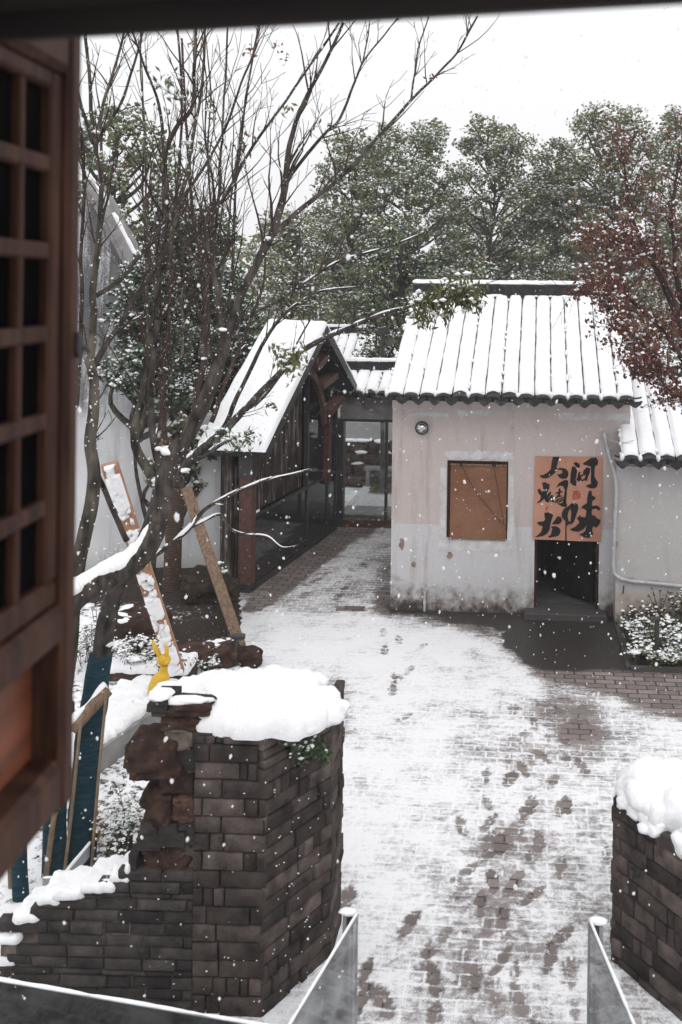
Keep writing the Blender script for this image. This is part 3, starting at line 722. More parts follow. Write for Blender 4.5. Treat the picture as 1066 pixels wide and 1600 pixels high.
# noren
nor = thing('noren_curtain', HO+HU*d0+UP*dz1, 'terracotta split door curtain with black brush lettering over the hut doorway', 'curtain')
def npnt(x, y, o): a, b = hs(820+x/7.614, 700+y/7.614); return HO+HU*a+UP*b-HD*(o + .006*math.sin(x*.013)*min(1, y/1000) + .012*max(0, (y-100)/1000))
mb = MB()
for (xa, xb, xc, xd) in ((125, 493, 100, 481), (493, 928, 499, 902)):
    nx, nz = 14, 34; vs = []
    for sd_ in (0, .003):
        for i in range(nx+1):
            for j in range(nz+1):
                t = j/nz; x = (xa+(xb-xa)*i/nx)*(1-t)+(xc+(xd-xc)*i/nx)*t; yb = 1080+ (x-100)*.04
                vs.append(npnt(x, 100+(yb-100)*t, .012-sd_)[:])
    k = (nx+1)*(nz+1)
    f = [(i*(nz+1)+j, i*(nz+1)+j+1, (i+1)*(nz+1)+j+1, (i+1)*(nz+1)+j) for i in range(nx) for j in range(nz)]
    mb.add(vs, f+[tuple(k+q for q in reversed(q_)) for q_ in f])
def cloth_mat():
    s = NT('noren_cloth'); n = s.noise(3, 3); w_ = s.noise(300, 2)
    col = s.ramp(n, [(.3, (.38, .185, .125)), (.7, (.46, .240, .168))]); s.bump(w_, .2, .002); return s.out(col, .9, .2)
mb.build('cloth', cloth_mat(), nor, True)
STR = [
 [(335,103),(415,103),(395,160),(378,240),(385,270),(340,310),(290,345),(250,360),(200,350),(175,322),(215,318),(270,290),(310,250),(318,190),(328,140)],
 [(380,245),(430,232),(490,245),(518,280),(520,320),(505,350),(460,365),(415,350),(385,310),(430,305),(450,285),(440,258),(405,255)],
 [(205,410),(240,402),(298,432),(290,480),(268,520),(262,560),(300,515),(318,520),(300,560),(285,590),(295,640),(255,640),(232,600),(205,625),(150,658),(150,640),(185,610),(195,565),(170,545),(152,490),(180,480),(205,520),(222,500),(215,440)],
 [(290,590),(310,555),(335,555),(345,590),(335,602),(350,625),(345,645),(310,630),(285,605)],
 [(370,470),(410,410),(470,378),(515,380),(518,430),(500,500),(500,560),(490,640),(505,670),(495,700),(440,690),(385,655),(430,655),(455,640),(465,590),(470,540),(478,500),(455,450),(420,445),(395,455)],
 [(405,475),(425,480),(428,510),(455,505),(450,520),(425,530),(420,560),(455,565),(440,575),(400,580),(360,610),(345,605),(390,560),(400,535),(365,545),(365,530),(400,515)],
 [(350,640),(390,603),(470,575),(470,587),(405,618),(372,648)], [(375,652),(420,618),(470,598),(468,612),(420,642)],
 [(235,765),(280,760),(340,790),(320,850),(305,905),(300,960),(270,1010),(220,1040),(120,1055),(165,1020),(195,990),(215,930),(165,905),(145,875),(225,865),(245,840),(235,800)],
 [(385,810),(425,812),(445,855),(420,895),(380,905),(335,900),(318,905),(345,870),(365,845)],
 [(310,935),(350,922),(400,935),(428,970),(420,1010),(400,1040),(350,1052),(290,1060),(275,1050),(310,1025),(320,985),(330,955)],
 [(580,172),(610,165),(645,180),(660,215),(640,235),(605,215)],
 [(565,215),(600,220),(622,260),(618,310),(605,370),(625,420),(605,450),(570,435),(540,405),(545,310),(555,250)],
 [(635,290),(665,275),(655,310),(670,340),(680,370),(660,400),(635,390),(612,375),(630,330)],
 [(700,260),(740,225),(780,240),(775,290),(755,330),(740,390),(715,385),(715,350),(725,310),(690,300)],
 [(658,320),(718,300),(722,315),(662,340)], [(668,385),(720,352),(722,372),(672,400)],
 [(690,180),(730,155),(790,115),(850,110),(875,150),(870,195),(835,215),(830,270),(830,340),(850,375),(870,400),(862,450),(830,478),(780,475),(745,460),(722,445),(760,430),(790,420),(785,370),(790,300),(785,220),(745,205),(700,195)],
 [(500,700),(530,680),(545,720),(525,740),(510,800),(520,860),(545,872),(538,910),(500,918),(480,860),(440,820),(440,770),(465,720)],
 [(530,682),(548,655),(590,640),(630,665),(640,710),(620,770),(600,830),(580,880),(540,908),(545,860),(548,830),(552,770),(546,720)],
 [(760,510),(780,500),(800,515),(800,560),(840,580),(840,605),(805,625),(800,660),(800,685),(860,680),(890,700),(900,725),(880,740),(850,720),(800,725),(795,790),(830,800),(870,840),(903,850),(890,900),(850,945),(815,925),(800,960),(815,1020),(780,1060),(720,1062),(640,1015),(680,1010),(720,980),(735,920),(700,960),(640,990),(570,980),(535,960),(600,930),(650,880),(640,855),(620,830),(660,790),(665,810),(720,820),(735,740),(690,710),(665,720),(690,680),(740,650),(745,580)]]
def dens(poly, mx_=40):
    out = []
    for i in range(len(poly)):
        a, b = poly[i], poly[(i+1) % len(poly)]; n = max(1, int(math.hypot(b[0]-a[0], b[1]-a[1])/mx_))
        for j in range(n): out.append((a[0]+(b[0]-a[0])*j/n, a[1]+(b[1]-a[1])*j/n))
    return out
mb = MB()
for st in STR: mb.prism([npnt(x, y, .0165) for x, y in dens(st)], -HD*.0015)
mb.build('lettering', MT['ink'], nor)
mb = MB()
def bar(x0, y0, x1, y1, t=5):
    dx, dy = x1-x0, y1-y0; l = math.hypot(dx, dy); nx_, ny_ = -dy/l*t, dx/l*t
    mb.prism([npnt(x, y, .0165) for x, y in ((x0+nx_, y0+ny_), (x1+nx_, y1+ny_), (x1-nx_, y1-ny_), (x0-nx_, y0-ny_))], -HD*.0012)
for q in ((575,512,645,508),(580,530,640,526),(608,512,612,550),(575,550,575,590),(575,550,655,546),(655,520,655,595),(590,565,600,595),(570,600,655,592),(625,555,630,590),(615,570,648,568),(262,690,255,745),(262,690,280,705),(250,720,275,715)): bar(*q)
mb.build('seal', MT['seal'], nor)
# conduit
mb = MB(); cp = [(944, 676, .0), (945, 682, .06), (954, 718, .07), (963, 754, .36), (961, 820, .36), (959, 885, .36), (963, 899, .36), (982, 907, .37), (1020, 911, .37), (1090, 918, .37)]
mb.tube(smoothpath([PL(x, y, HO-HD*o, HD) for x, y, o in cp], 5), .022, 0, 10)
cd = mb.build('conduit', MT['pvc']); tag(cd, 'bent grey cable conduit running down the corner and along the garden wall', 'pipe')
mb = MB()
for x, y in ((962, 790), (961, 850), (985, 907), (1025, 911)):
    c = PL(x, y, HO-HD*.355, HD); mb.box(c-HU*.035-UP*.03, HU*.07, UP*.06, HD*.02); mb.build('clip', MT['grey_steel'], cd); mb = MB()

mb = MB(); c = PL(975, 915, HO-HD*.36, HD); mb.tube([c, c-UP*.1-HU*.01], .008, 0, 5); mb.build('stub', MT['metal_dark'], cd)
mb = MB(); mb.tube(smoothpath([PL(946, 684, HO-HD*.05, HD), PL(960, 690, HO-HD*.2, HD), PL(975, 692, HO-HD*.4, HD), PL(990, 688, HO-HD*.4, HD)]), .006, 0, 5); mb.build('wire', MT['pvc'], cd)
# ================================================================== ANNEX / GARDEN WALL with its own tiled roof at the right
AO = G(962, 957); AO = AO + HD*0
AO = PL(962, 900, HO-HD*.33, HD); AO.z = 0
an = thing('roofed_wall', AO, 'grey white plaster side building with snowy tiles right of the hut', 'building')
MT['plaster2'] = plaster_mat('annex_plaster', (.43, .42, .415), (.42, .37, .32), .42, .6)
az = PL(1020, 726, AO, HD).z; mb = MB(); AWd = 3.6
mb.box(AO-UP*.1, HU*AWd, UP*(az+.1), HD*.32); mb.build('wall', MT['plaster2'], an)
mb = MB(); mb.box(AO-HD*.03+UP*(az-.07), HU*AWd, UP*.05, HD*.03); mb.box(AO-HD*.05+UP*(az+.002), HU*AWd, UP*.06, HD*.3); mb.build('cornice', MT['plaster2'], an)
ev = AO - HD*.22 + HU*.045
tiled_roof(an, ev[:2], HU, HD, .218*16, 1.75, SLP, 16, az+.09, 11, ridge=True, back=True)
# ================================================================== GATEWAY between pavilion and hut
GO = G(528, 823); gw = thing('gateway', GO, 'grey beamed gateway with small tiled roof between the glass pavilion and the hut', 'gateway')
GW = 1.9
def gz(px_, py_): p = PL(px_, py_, GO, HD) - GO; return p.dot(HU), p.z
_, z1 = gz(570, 655); _, z2 = gz(570, 622)
mb = MB(); mb.box(GO+UP*z1+HU*.02, HU*GW, UP*(z2-z1), HD*.22); mb.build('beam', MT['concrete'], gw)
mb = MB(); mb.box(GO+UP*(z1-.05)+HU*.02+HD*.02, HU*GW, UP*.048, HD*.16); mb.box(GO-HU*.06, HU*.14, UP*z1, HD*.2); mb.box(GO+HU*(GW-.1), HU*.1, UP*z1, HD*.2)
a, _ = gz(601, 700); mb.box(GO+HU*a+HD*.05, HU*.05, UP*(z1-.06), HD*.05)
mb.build('frame', MT['metal_dark'], gw)
mb = MB(); mb.box(GO+HU*.08-UP*.02, HU*(GW-.18), HD*.1, UP*.14); mb.build('threshold', MT['rust_steel'], gw)
mb = MB(); mb.box(GO+HU*.08+HD*.07+UP*.13, HU*(GW-.18), UP*(z1-.2), HD*.01); mb.build('glass_pane', MT['glass'], gw)
tiled_roof(gw, (GO-HD*.12)[:2], HU, HD, 1.8, .75, .42, 8, z2+.08, 21, ridge=True, back=True)
# snowy roof of another house behind the gateway
b0 = P(515, 600, 23.0); bh = thing('tiled_house', (b0.x, 23, 0), 'house with a snowy tiled roof partly hidden behind the gateway', 'house')
mb = MB(); mb.box((b0.x-1, 23.4, 0), HU*5.5, UP*(b0.z-.02), HD*3); mb.build('wall', MT['plaster2'], bh)
tiled_roof(bh, (b0.x-1.1, 23.1), HU, HD, 5.7, 1.9, .55, 24, b0.z, 31, ridge=True, back=True)
# courtyard behind the gateway
mb = MB(); c = G(528, 812); q = [c, c+HU*2.2, c+HU*2.2+HD*2.6, c+HD*2.6]
mb.box(c+HD*.0, HU*2.2, HD*.75, UP*.10, 0, .5, .01); mb.build('stone_step', MT['concrete']); o_ = bpy.data.objects['stone_step']; tag(o_, 'pale stone slab step behind the gateway opening', 'step')
def gravel_mat():
    s = NT('snowy_gravel'); n = s.noise(55, 3); v = s.n('TexVoronoi'); v.inputs['Scale'].default_value = 38; s.l(s.co.outputs['Object'], v.inputs['Vector'])
    col = s.mix(s.smooth(n, .30, .5), (.30, .29, .285), (.80, .80, .81)); col = s.mix(s.smooth(v.outputs['Distance'], .3, .7, 0, .5), col, (.08, .075, .07)); s.bump(v.outputs['Distance'], .8, .02); return s.out(col, .9, .2)
mb = MB(); mb.box(c+HD*.76, HU*2.2, HD*1.9, UP*.09); tag(mb.build('gravel_bed', gravel_mat()), 'gravel bed dusted with snow beyond the gateway', None, None, 'structure')
rgn = np.random.default_rng(8)
mb = MB(); gc = G(605, 768, .1); N = 900
cc = np.c_[gc.x+rgn.uniform(-.35, .6, N), gc.y+rgn.uniform(-.25, .5, N), .1+rgn.uniform(0, .07, N)]; mb.leaves(cc, rgn.uniform(.03, .07, N), rgn, 0, -.8, .2); tag(mb.build('grass_tuft', MT['leaf_yellow']), 'patch of green grass on the gravel beyond the gateway', 'grass')
mb = MB(); wo = P(500, 760, 21.0); wo.z = 0; rg = random.Random(4)
for i in range(11):
    for j in range(4):
        mb.blob(wo+HU*(i*.36+rg.uniform(-.1, .1)+(.18 if j % 2 else 0))+UP*(.12+j*.24)-HD*rg.uniform(0, .08), (.22*rg.uniform(.8, 1.2), .2, .15*rg.uniform(.8, 1.2)), 0, .25, 1.6, i*7+j, ICO2, .7)
mb.box(wo+HD*.0, HU*4, UP*.9, HD*.4, 0)
rw = mb.build('rubble_wall', MT['red_rock']); tag(rw, 'low reddish rubble wall seen through the gateway', 'wall')
ms = MB()
for i in range(26): ms.blob(wo+HU*rg.uniform(.2, 3.8)+UP*rg.choice([.26, .5, .74, .96, .97, .98])-HD*rg.uniform(.08, .2), (rg.uniform(.08, .2), .1, .04), 0, .3, 2, i)
ms.build('snow', SNOW, rw, True)
mb = MB(); a_ = G(568, 790); mb.box(P(568, 735, 20.4), HU*.95, UP*.05, HD*.3); 
for q in (.05, .85): mb.box(P(568, 735, 20.4)+HU*q-UP*.55, HU*.07, UP*.55, HD*.25)
bn = mb.build('stone_bench', MT['concrete']); tag(bn, 'pale stone bench in front of the rubble wall beyond the gateway', 'bench')
# posts behind
mb = MB(); p0 = P(598, 770, 20.0); p1 = P(598, 515, 20.0); mb.tube([(p0.x, 20, 0), (p1.x, 20, p1.z)], [.05, .04], 0, 8)
lp = mb.build('street_lamp', MT['metal_dark']); tag(lp, 'dark lamp post rising behind the gateway roof', 'street lamp')
mb = MB(); h = P(600, 522, 20.0); mb.box(h-Vector((.05, .1, 0)), (.16, 0, .05), (0, .2, 0), (-.03, 0, .12)); mb.tube([h+Vector((.1, 0, -.1)), h+Vector((.12, 0, -.22))], [.09, .11], 0, 10); mb.tube([h+Vector((-.1, 0, .02)), h+Vector((.12, 0, .02))], .02, 0, 6); mb.build('lamp_head', MT['metal_dark'], lp)
mb = MB(); mb.octs(np.array([h[:]])+np.array([[.02, 0, .14]]), np.array([.07]), rgn, 0, .4); mb.build('snow', SNOW, lp)
# ================================================================== GLASS PAVILION (steep roof, gable towards the passage)
C0 = G(392, 926); C1 = G(527, 827)
VD = (C1-C0); VD.z = 0; VL = VD.length; VD.normalize(); VE = Vector((-VD.y, VD.x, 0))       # VE points left, away from the passage
def vp(t, e, z): return C0 + VD*t + VE*e + UP*z
EZ, RT = 2.0, VL*.56
_r = PL(511, 497, C0 - VE*.3, -VE); RZ = _r.z - .12; RT = (_r-C0).dot(VD)
_e = PL(416, 702, C0 - VE*.3, -VE); ET, EZ = (_e-C0).dot(VD), _e.z - .02
SL_ = (RZ-EZ)/(RT-ET); FT = VL+.10; FZ = RZ - SL_*(FT-RT)
pv = thing('glass_pavilion', C0, 'steep roofed glass and weathered board pavilion under a smooth sheet of snow', 'pavilion')
LEN = 1.0
mb = MB()
def slab(t0, z0, t1, z1, th, m=0):
    a, b = vp(t0, -.3, z0), vp(t1, -.3, z1); s_ = (b-a); n = VE.cross(s_).normalized()
    if n.z < 0: n = -n
    mb.box(a - n*th, VE*LEN, s_, n*th, m)
slab(ET, EZ, RT, RZ, .13); slab(FT, FZ, RT, RZ-.002, .128)
rf = mb.build('roof', MT['metal_dark'], pv)
ms = MB()
for (t0, z0, t1, z1, sd_) in ((ET-.02, EZ, RT+.02, RZ+.02, 1), (FT, FZ, RT, RZ+.02, 2)):
    a, b = vp(t0, -.3, z0), vp(t1, -.3, z1); s_ = b-a; n = VE.cross(s_).normalized(); n = n if n.z > 0 else -n
    nu, nv = 50, 36; vs = []
    for i in range(nu+1):
        for j in range(nv+1):
            u, v = i/nu, j/nv
            ed = min(1, u*nu/2, (1-u)*nu/2, v*nv/2, ((1-v)*nv/2 if sd_ == 2 else 1))
            p = a + VE*(LEN*u) + s_*v
            q = vnoise(np.array([p[:]]), 3, 4, 2)[0]
            vs.append((p + n*((.05+.055*q)*math.sqrt(max(0, ed))+.001) - UP*(.02*(1-min(1, v*6))))[:])
    f = [(i*(nv+1)+j, (i+1)*(nv+1)+j, (i+1)*(nv+1)+j+1, i*(nv+1)+j+1) for i in range(nu) for j in range(nv)]
    if sd_ == 2: f = [tuple(reversed(q)) for q in f]
    ms.add(vs, f, 0)
ms.build('snow', SNOW, rf, True)
def weathered():
    s = NT('weathered_boards'); n = s.noise(6, 6, s.obj((3, 3, .22)), .65); n2 = s.noise(3, 5)
    col = s.ramp(s.math('ADD', n, s.math('MULTIPLY', s.math('SUBTRACT', n2, .5), .4)), [(.34, (.014, .010, .008)), (.53, (.050, .036, .030)), (.70, (.25, .225, .21))])
    s.bump(n, .4, .01); return s.out(col, .85, .2)
MT['weathered'] = weathered()
def roofz(t): return (EZ + SL_*(t-ET) if t < RT else RZ - SL_*(t-RT)) - .16
mb = MB(); ta, tb = .12, VL*.60
poly = [vp(ta, .12, 1.02), vp(tb, .12, 1.02), vp(tb, .12, roofz(tb)), vp(RT, .12, roofz(RT)), vp(ta, .12, roofz(ta))] if tb > RT else [vp(ta, .12, 1.02), vp(tb, .12, 1.02), vp(tb, .12, roofz(tb)), vp(ta, .12, roofz(ta))]
mb.prism(poly, VE*.05); mb.build('boarded_wall', MT['weathered'], pv)
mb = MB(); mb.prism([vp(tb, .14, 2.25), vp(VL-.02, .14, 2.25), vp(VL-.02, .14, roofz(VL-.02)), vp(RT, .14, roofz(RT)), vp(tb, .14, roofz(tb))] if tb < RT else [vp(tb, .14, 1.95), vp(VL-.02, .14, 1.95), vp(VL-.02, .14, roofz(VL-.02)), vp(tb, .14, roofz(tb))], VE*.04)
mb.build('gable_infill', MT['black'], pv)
mb = MB(); mb.box(vp(.10, .03, .06), VD*(VL-.2), UP*.94, VE*.012); mb.build('lower_glass', MT['glass_dark'], pv)
mb = MB(); mb.box(vp(tb+.03, .05, 1.02), VD*(VL-tb-.1), UP*1.3, VE*.012); mb.build('upper_glass', MT['glass_dark'], pv)
mb = MB()
mb.box(vp(.05, .0, -.02), VD*(VL-.08), UP*.08, VE*.06); mb.box(vp(.08, .02, .985), VD*(VL-.12), UP*.03, VE*.05)
for t in (tb, VL-.5, VL-.06): mb.box(vp(t, .01, .06), VD*.05, UP*(roofz(min(t, VL))-.1 if t > RT else 2.0), VE*.07)
mb.build('glazing_frame', MT['metal_dark'], pv)
mb = MB(); mb.box(vp(-.06, -.02, .12), VD*.16, UP*(EZ-.24-.3), VE*.18); post = mb.build('post', MT['rust_steel'], pv)
mb = MB(); mb.box(vp(-.03, .01, -.02), VD*.10, UP*.14, VE*.12); mb.box(vp(-.07, -.03, EZ-.42), VD*.18, UP*.30, VE*.2); mb.build('post_shoe', MT['metal_dark'], post)
mb = MB(); mb.box(vp(VL-.62, -.05, .9), VD*.13, UP*1.15, VE*.10); mb.build('post', MT['rust_steel'], pv)
mb = MB()       # curved brace from the roof down to the far post
pa = [PL(478, 578, C0-VE*.12, -VE), PL(490, 584, C0-VE*.12, -VE), PL(500, 604, C0-VE*.12, -VE), PL(507, 630, C0-VE*.12, -VE), PL(510, 662, C0-VE*.12, -VE)]
for q in range(len(smoothpath(pa))-1):
    a, b = smoothpath(pa)[q:q+2]; d_ = (b-a); nn = d_.cross(VE).normalized(); mb.box(a-nn*.06, d_*1.01, nn*.12, VE*.06)
mb.build('curved_brace', MT['rust_steel'], pv)
for (xa, ya, xb, yb) in ((497, 577, 515, 556), (507, 604, 529, 586), (519, 646, 538, 622)):
    mb = MB(); a, b = PL(xa, ya, C0-VE*.2, -VE), PL(xb, yb, C0-VE*.2, -VE); d_ = b-a; nn = d_.cross(VE).normalized()
    mb.box(a-nn*.05, d_, nn*.10, VE*.2); mb.build('purlin', MT['rust_steel'], pv)
mb = MB(); mb.box(vp(.0, .3, .0), VD*.10, UP*(EZ-.12), VE*.16); mb.build('front_wall', MT['weathered'], pv)
mb = MB(); mb.box(vp(.12, .30, .005), VD*(VL-.2), VE*(LEN-.7), UP*.03); mb.build('floor', MT['floor_grey'], pv)
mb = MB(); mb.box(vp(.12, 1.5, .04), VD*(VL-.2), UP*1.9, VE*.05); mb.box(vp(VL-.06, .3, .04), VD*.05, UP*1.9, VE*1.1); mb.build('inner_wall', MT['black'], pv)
# ================================================================== WHITE GABLED WALL at the left
def wall_mat():
    s = NT('stained_white_wall'); z = s.xyz()[2]; n1, n2, n3 = s.noise(1.6, 6), s.noise(7, 6), s.noise(40, 5)
    st = s.noise(4, 6, s.obj((1.5, 1.5, .2)), .65)
    col = s.ramp(n1, [(.35, (.50, .505, .52)), (.7, (.60, .605, .615))])
    zz = s.math('ADD', z, s.math('MULTIPLY', s.math('SUBTRACT', n1, .5), 2.2))
    top = s.smooth(zz, 1.9, 3.1)
    k = s.math('ADD', st, s.math('MULTIPLY', n3, .35))
    col = s.mix(s.math('MULTIPLY', top, s.smooth(k, .46, .74, 0, .95)), col, (.06, .06, .062))
    col = s.mix(s.math('MULTIPLY', s.smooth(st, .50, .75), .45), col, (.20, .19, .19))
    col = s.mix(s.smooth(z, .0, .6, .55, 0), col, (.13, .105, .09))
    s.bump(n3, .25, .01); return s.out(col, .9, .2)
WY = 13.9
def wpt(x, y): p = P(x, y, WY); return Vector((p.x, WY, p.z))
gwl = thing('gable_wall', wpt(240, 940), 'tall stained white wall with a stepped gable coping behind the garden', 'wall')
mb = MB(); pr = [wpt(-160, 960), wpt(350, 962), wpt(350, 650), wpt(262, 646), wpt(262, 470), wpt(226, 446), wpt(160, 318), wpt(140, 292), wpt(60, 420), wpt(-160, 700)]
for q in pr[:2]: q.z = -.1
mb.prism(pr, (0, .3, 0)); mb.build('wall', wall_mat(), gwl)
mb = MB(); cpl = [wpt(142, 282), wpt(163, 312), wpt(230, 440), wpt(268, 470)]
for i in range(3):
    a, b = cpl[i], cpl[i+1]; d_ = b-a; nn = Vector((-d_.z, 0, d_.x)).normalized(); nn = nn if nn.z > 0 else -nn
    mb.box(a-Vector((0, .07, 0))-nn*.16, d_, nn*.07, (0, .44, 0)); mb.box(a-Vector((0, .12, 0))-nn*.085, d_, nn*.10, (0, .54, 0))
cop = mb.build('coping', MT['concrete'], gwl)
mb = MB()
for i in range(3): snow_strip(mb, [cpl[i]+Vector((0, .0, .02)), cpl[i+1]+Vector((0, .0, .02))], .045, .04, i+3, 0, .3)
mb.build('snow', SNOW, cop, True)
mb = MB(); mb.box(wpt(347, 960)*1.0-Vector((0, .16, 0)), (.24, 0, 0), (0, 0, 2.1), (0, .14, 0)); pier = mb.build('pier', MT['weathered'], gwl)
# ================================================================== BRICK GATE PIERS
def brick_face(mb, o, u, n, L, H, rg, rows=.118, long_=(.24, .32), small=(.045, .09), thick=.05, top=None, pm=.5, skip=0.):
    z = 0.0; r = 0
    while z < H-.02:
        h = min(rows*rg.choice([.55, 1, 1, 1, 1, 1, 1.05, 1.1]), H-z); x = -rg.uniform(0, .02); 
        pat = r % 2
        while x < L-.005:
            l = rg.uniform(*small) if (rg.random() < pm and (r+int(x*9)) % 3) else rg.uniform(*long_)
            if L-(x+l) < .04: l = L-x
            zt = top(x+l/2) if top else 1e9
            if z+h*.5 < zt and rg.random() >= skip:
                g = .004; pr_ = rg.uniform(-.006, .012); t_ = rg.random()
                if l < .1 and rg.random() < .6: t_ *= .35
                mb.brick(o+u*(x+g)+UP*(z+g)-n*thick, u*(l-2*g), UP*(h-2*g), n*(thick+pr_), t_, int(rg.random()*9999))
            x += l
        z += h; r += 1
PF = P(410, 1595, 5.69); PF.z = 0
FU = Vector((-1, .03, 0)).normalized(); FN = Vector((-.03, -1, 0)).normalized()          # front face runs left from the corner
_s = G(524, 1490) - PF; _s.z = 0; SU = _s.normalized(); SN = Vector((SU.y, -SU.x, 0)); SLn = _s.length*.945
PH = P(420, 1152, 5.69).z
def pier_side(o, u, n, L, H, rg, mb, mr):
    brick_face(mb, o, u, n, L*.97, H, rg, .094, (.19, .30), (.045, .10), .06, None, .5)
gp = thing('brick_gate_pier', PF, 'broken brick gate pier with rubble edge and thick snow cap left of the path', 'gate pier')
rg = random.Random(12); random.seed(4)
FL = .415
mb = MB()
back = [PF - FN*.02 - SN*.02, PF+FU*(FL+.16) - FN*.05, PF+FU*(FL+.2)+Vector((0, .75, 0)), PF+SU*SLn - SN*.02+Vector((0, .36, 0)), PF+SU*SLn*.98 - SN*.02]
mb.prism([Vector((q.x, q.y, -.05)) for q in back], UP*(PH-.0)); core = mb.build('mortar_core', MT['mortar'], gp)
mb = MB(); brick_face(mb, PF, FU, FN, FL, PH, rg, .103, (.24, .285), (.04, .09), .05, None, .5)
pier_side(PF, SU, SN, SLn, PH-.02, rg, mb, None)
bo = PF+SU*SLn*.97; brick_face(mb, bo, Vector((.08, 1, 0)).normalized(), Vector((1, -.08, 0)).normalized(), .35, PH, rg, .098, (.2, .3), (.05, .1), .05)
mb.build('brickwork', MT['brick'], gp, True)
def fp_(x, y, o=0.0): return PL(x, y, PF+FN*o, FN)
mr = MB()
def rock(x0, y0, x1, y1, dep=.16, out=.03, seed=0, box=.42, m=0, amp=.30):
    a, b = fp_(x0, y1), fp_(x1, y0); c = (a+b)/2; rx, rz = abs(b.x-a.x)/2*1.04, abs(b.z-a.z)/2*1.04
    mr.blob(c - FN*(dep-out), (rx, dep, rz), m, amp, 2.4, seed, ICO4, box)
for i, q in enumerate([(262,1102,326,1120,.10,.02),(250,1120,310,1144,.13,.0),(198,1156,278,1216,.15,.06),(250,1206,302,1242,.2,.02),(221,1240,269,1286,.2,.05),(268,1244,304,1286,.16,.02),(215,1330,262,1374,.2,-.03),(250,1322,302,1372,.2,-.03),(234,1400,302,1446,.2,-.05),(240,1462,302,1522,.2,-.05),(244,1538,296,1588,.2,-.05),(284,1372,306,1404,.12,-.04)]): rock(*q, seed=i)
mr.build('rubble', MT['red_rock'], gp, True)
mb = MB()
def fbrick(x0, y0, x1, y1, out=.02, th=.24, m=0):
    a, b = fp_(x0, y1), fp_(x1, y0); mb.box(Vector((a.x, a.y, a.z))-FN*th, (b.x-a.x, 0, 0), (0, 0, b.z-a.z), FN*(th+out), m, random.random()*.5, .006, .004)
for q in ((231,1098,263,1111,.03),(238,1111,262,1118,.02),(300,1146,332,1168,.0),(270,1172,304,1206,-.02),(221,1284,248,1300,.02),(248,1286,278,1301,.02),(278,1286,304,1300,.0),(216,1301,290,1311,.02),(214,1311,290,1322,.015),(290,1300,305,1322,.0),(200,1336,214,1362,.0),(214,1322,250,1331,.0),(204,1362,240,1376,.01)): fbrick(*q)
mb.build('broken_bricks', MT['dark_brick'], gp)
mr = MB(); 
for i, q in enumerate([(248,1136,306,1178,.24,-.02),(262,1200,306,1250,.22,-.03),(236,1225,304,1300,.2,-.05),(206,1320,304,1420,.25,-.06),(226,1420,304,1500,.22,-.06),(222,1500,304,1600,.22,-.06)]): rock(*q, seed=30+i, amp=.2)
mr.build('old_mortar', MT['mortar'], gp, True)
def cxy(x, y, z): p = G(x, y, z); return (p.x, p.y)
ms = MB()
zc = PH - .01
out_ = [(310,1140),(370,1149),(418,1146),(440,1136),(462,1146),(490,1128),(520,1128),(526,1108),(512,1090),(492,1078),(496,1062),(478,1052),(380,1046),(300,1044),(262,1060),(232,1084),(262,1092),(320,1086),(326,1100),(312,1120)]
o1 = [cxy(x, y, zc) for x, y in [(308,1150),(370,1156),(420,1152),(455,1158),(498,1144),(527,1130),(530,1112),(514,1104),(494,1100),(498,1082),(440,1073),(330,1075),(300,1088),(325,1098),(312,1122)]]
snow_cap(ms, o1, zc, .145, .10, 3, 14, .045, None, .05)
o2 = [cxy(x, y, zc+.02) for x, y in [(228,1099),(262,1108),(300,1104),(335,1110),(400,1106),(420,1084),(340,1074),(285,1078),(246,1090)]]
snow_cap(ms, o2, zc+.02, .085, .08, 6, 12, .025, None, .03)
ms.blob(fp_(247, 1096)-FN*.06+UP*.015, (.07, .07, .03), 0, .4, 2, 3, ICO3)
ms.blob(fp_(290, 1101)-FN*.05+UP*.005, (.13, .05, .02), 0, .5, 3, 5, ICO3)
for (x, y, r, sd_) in ((447, 1150, .07, 1), (512, 1130, .085, 2), (524, 1122, .07, 3), (472, 1146, .08, 4), (400, 1148, .07, 5), (350, 1146, .07, 6), (507, 1106, .09, 7), (486, 1084, .09, 8), (430, 1108, .2, 9), (360, 1104, .22, 10), (430, 1086, .16, 11), (300, 1094, .12, 12), (262, 1096, .08, 13)):
    ms.blob(G(x, y, zc)+Vector((0, .03, .045)), (r*1.15, r, min(r*.8, .125)), 0, .35, 2, sd_, ICO3)
ms.build('snow_cap', SNOW, gp, True)
sl = MB(); r_ = np.random.default_rng(6); c_ = []
for q in range(70):
    if r_.random() < .5: c_.append(fp_(r_.uniform(225, 405), r_.uniform(1170, 1570), .012)[:])
    else: c_.append(PL(r_.uniform(425, 520), r_.uniform(1170, 1480), PF+SN*.012, SN)[:])
sl.octs(np.array(c_), r_.uniform(.003, .008, len(c_)), r_, 0, .6); sl.build('snow_specks', SNOW, gp)
# fern on the pier
rgn = np.random.default_rng(21)
fe = MB()
for (x, y, n_) in ((446, 1152, 60), (462, 1165, 80), (484, 1172, 150), (497, 1170, 150), (508, 1180, 110), (474, 1180, 60)):
    c = PL(x, y, PF+SN*.03, SN); cc = np.array(c[:])+rgn.normal(size=(n_, 3))*np.array([.022, .022, .026]); fe.leaves(cc, rgn.uniform(.012, .026, n_), rgn, 0, 0, .35, None, (.1, -.1, -.5))
fo = fe.build('fern', MT['leaf_green']); tag(fo, 'small dark green fern growing from the top of the left brick pier', 'fern')
fs = MB(); k = 26; xy = rgn.uniform(0, 1, (k, 2)); cc = np.array([PL(440+75*a, 1150+36*b, PF+SN*.05, SN)[:] for a, b in xy]); fs.octs(cc, rgn.uniform(.008, .018, k), rgn); fs.build('snow', SNOW, fo)
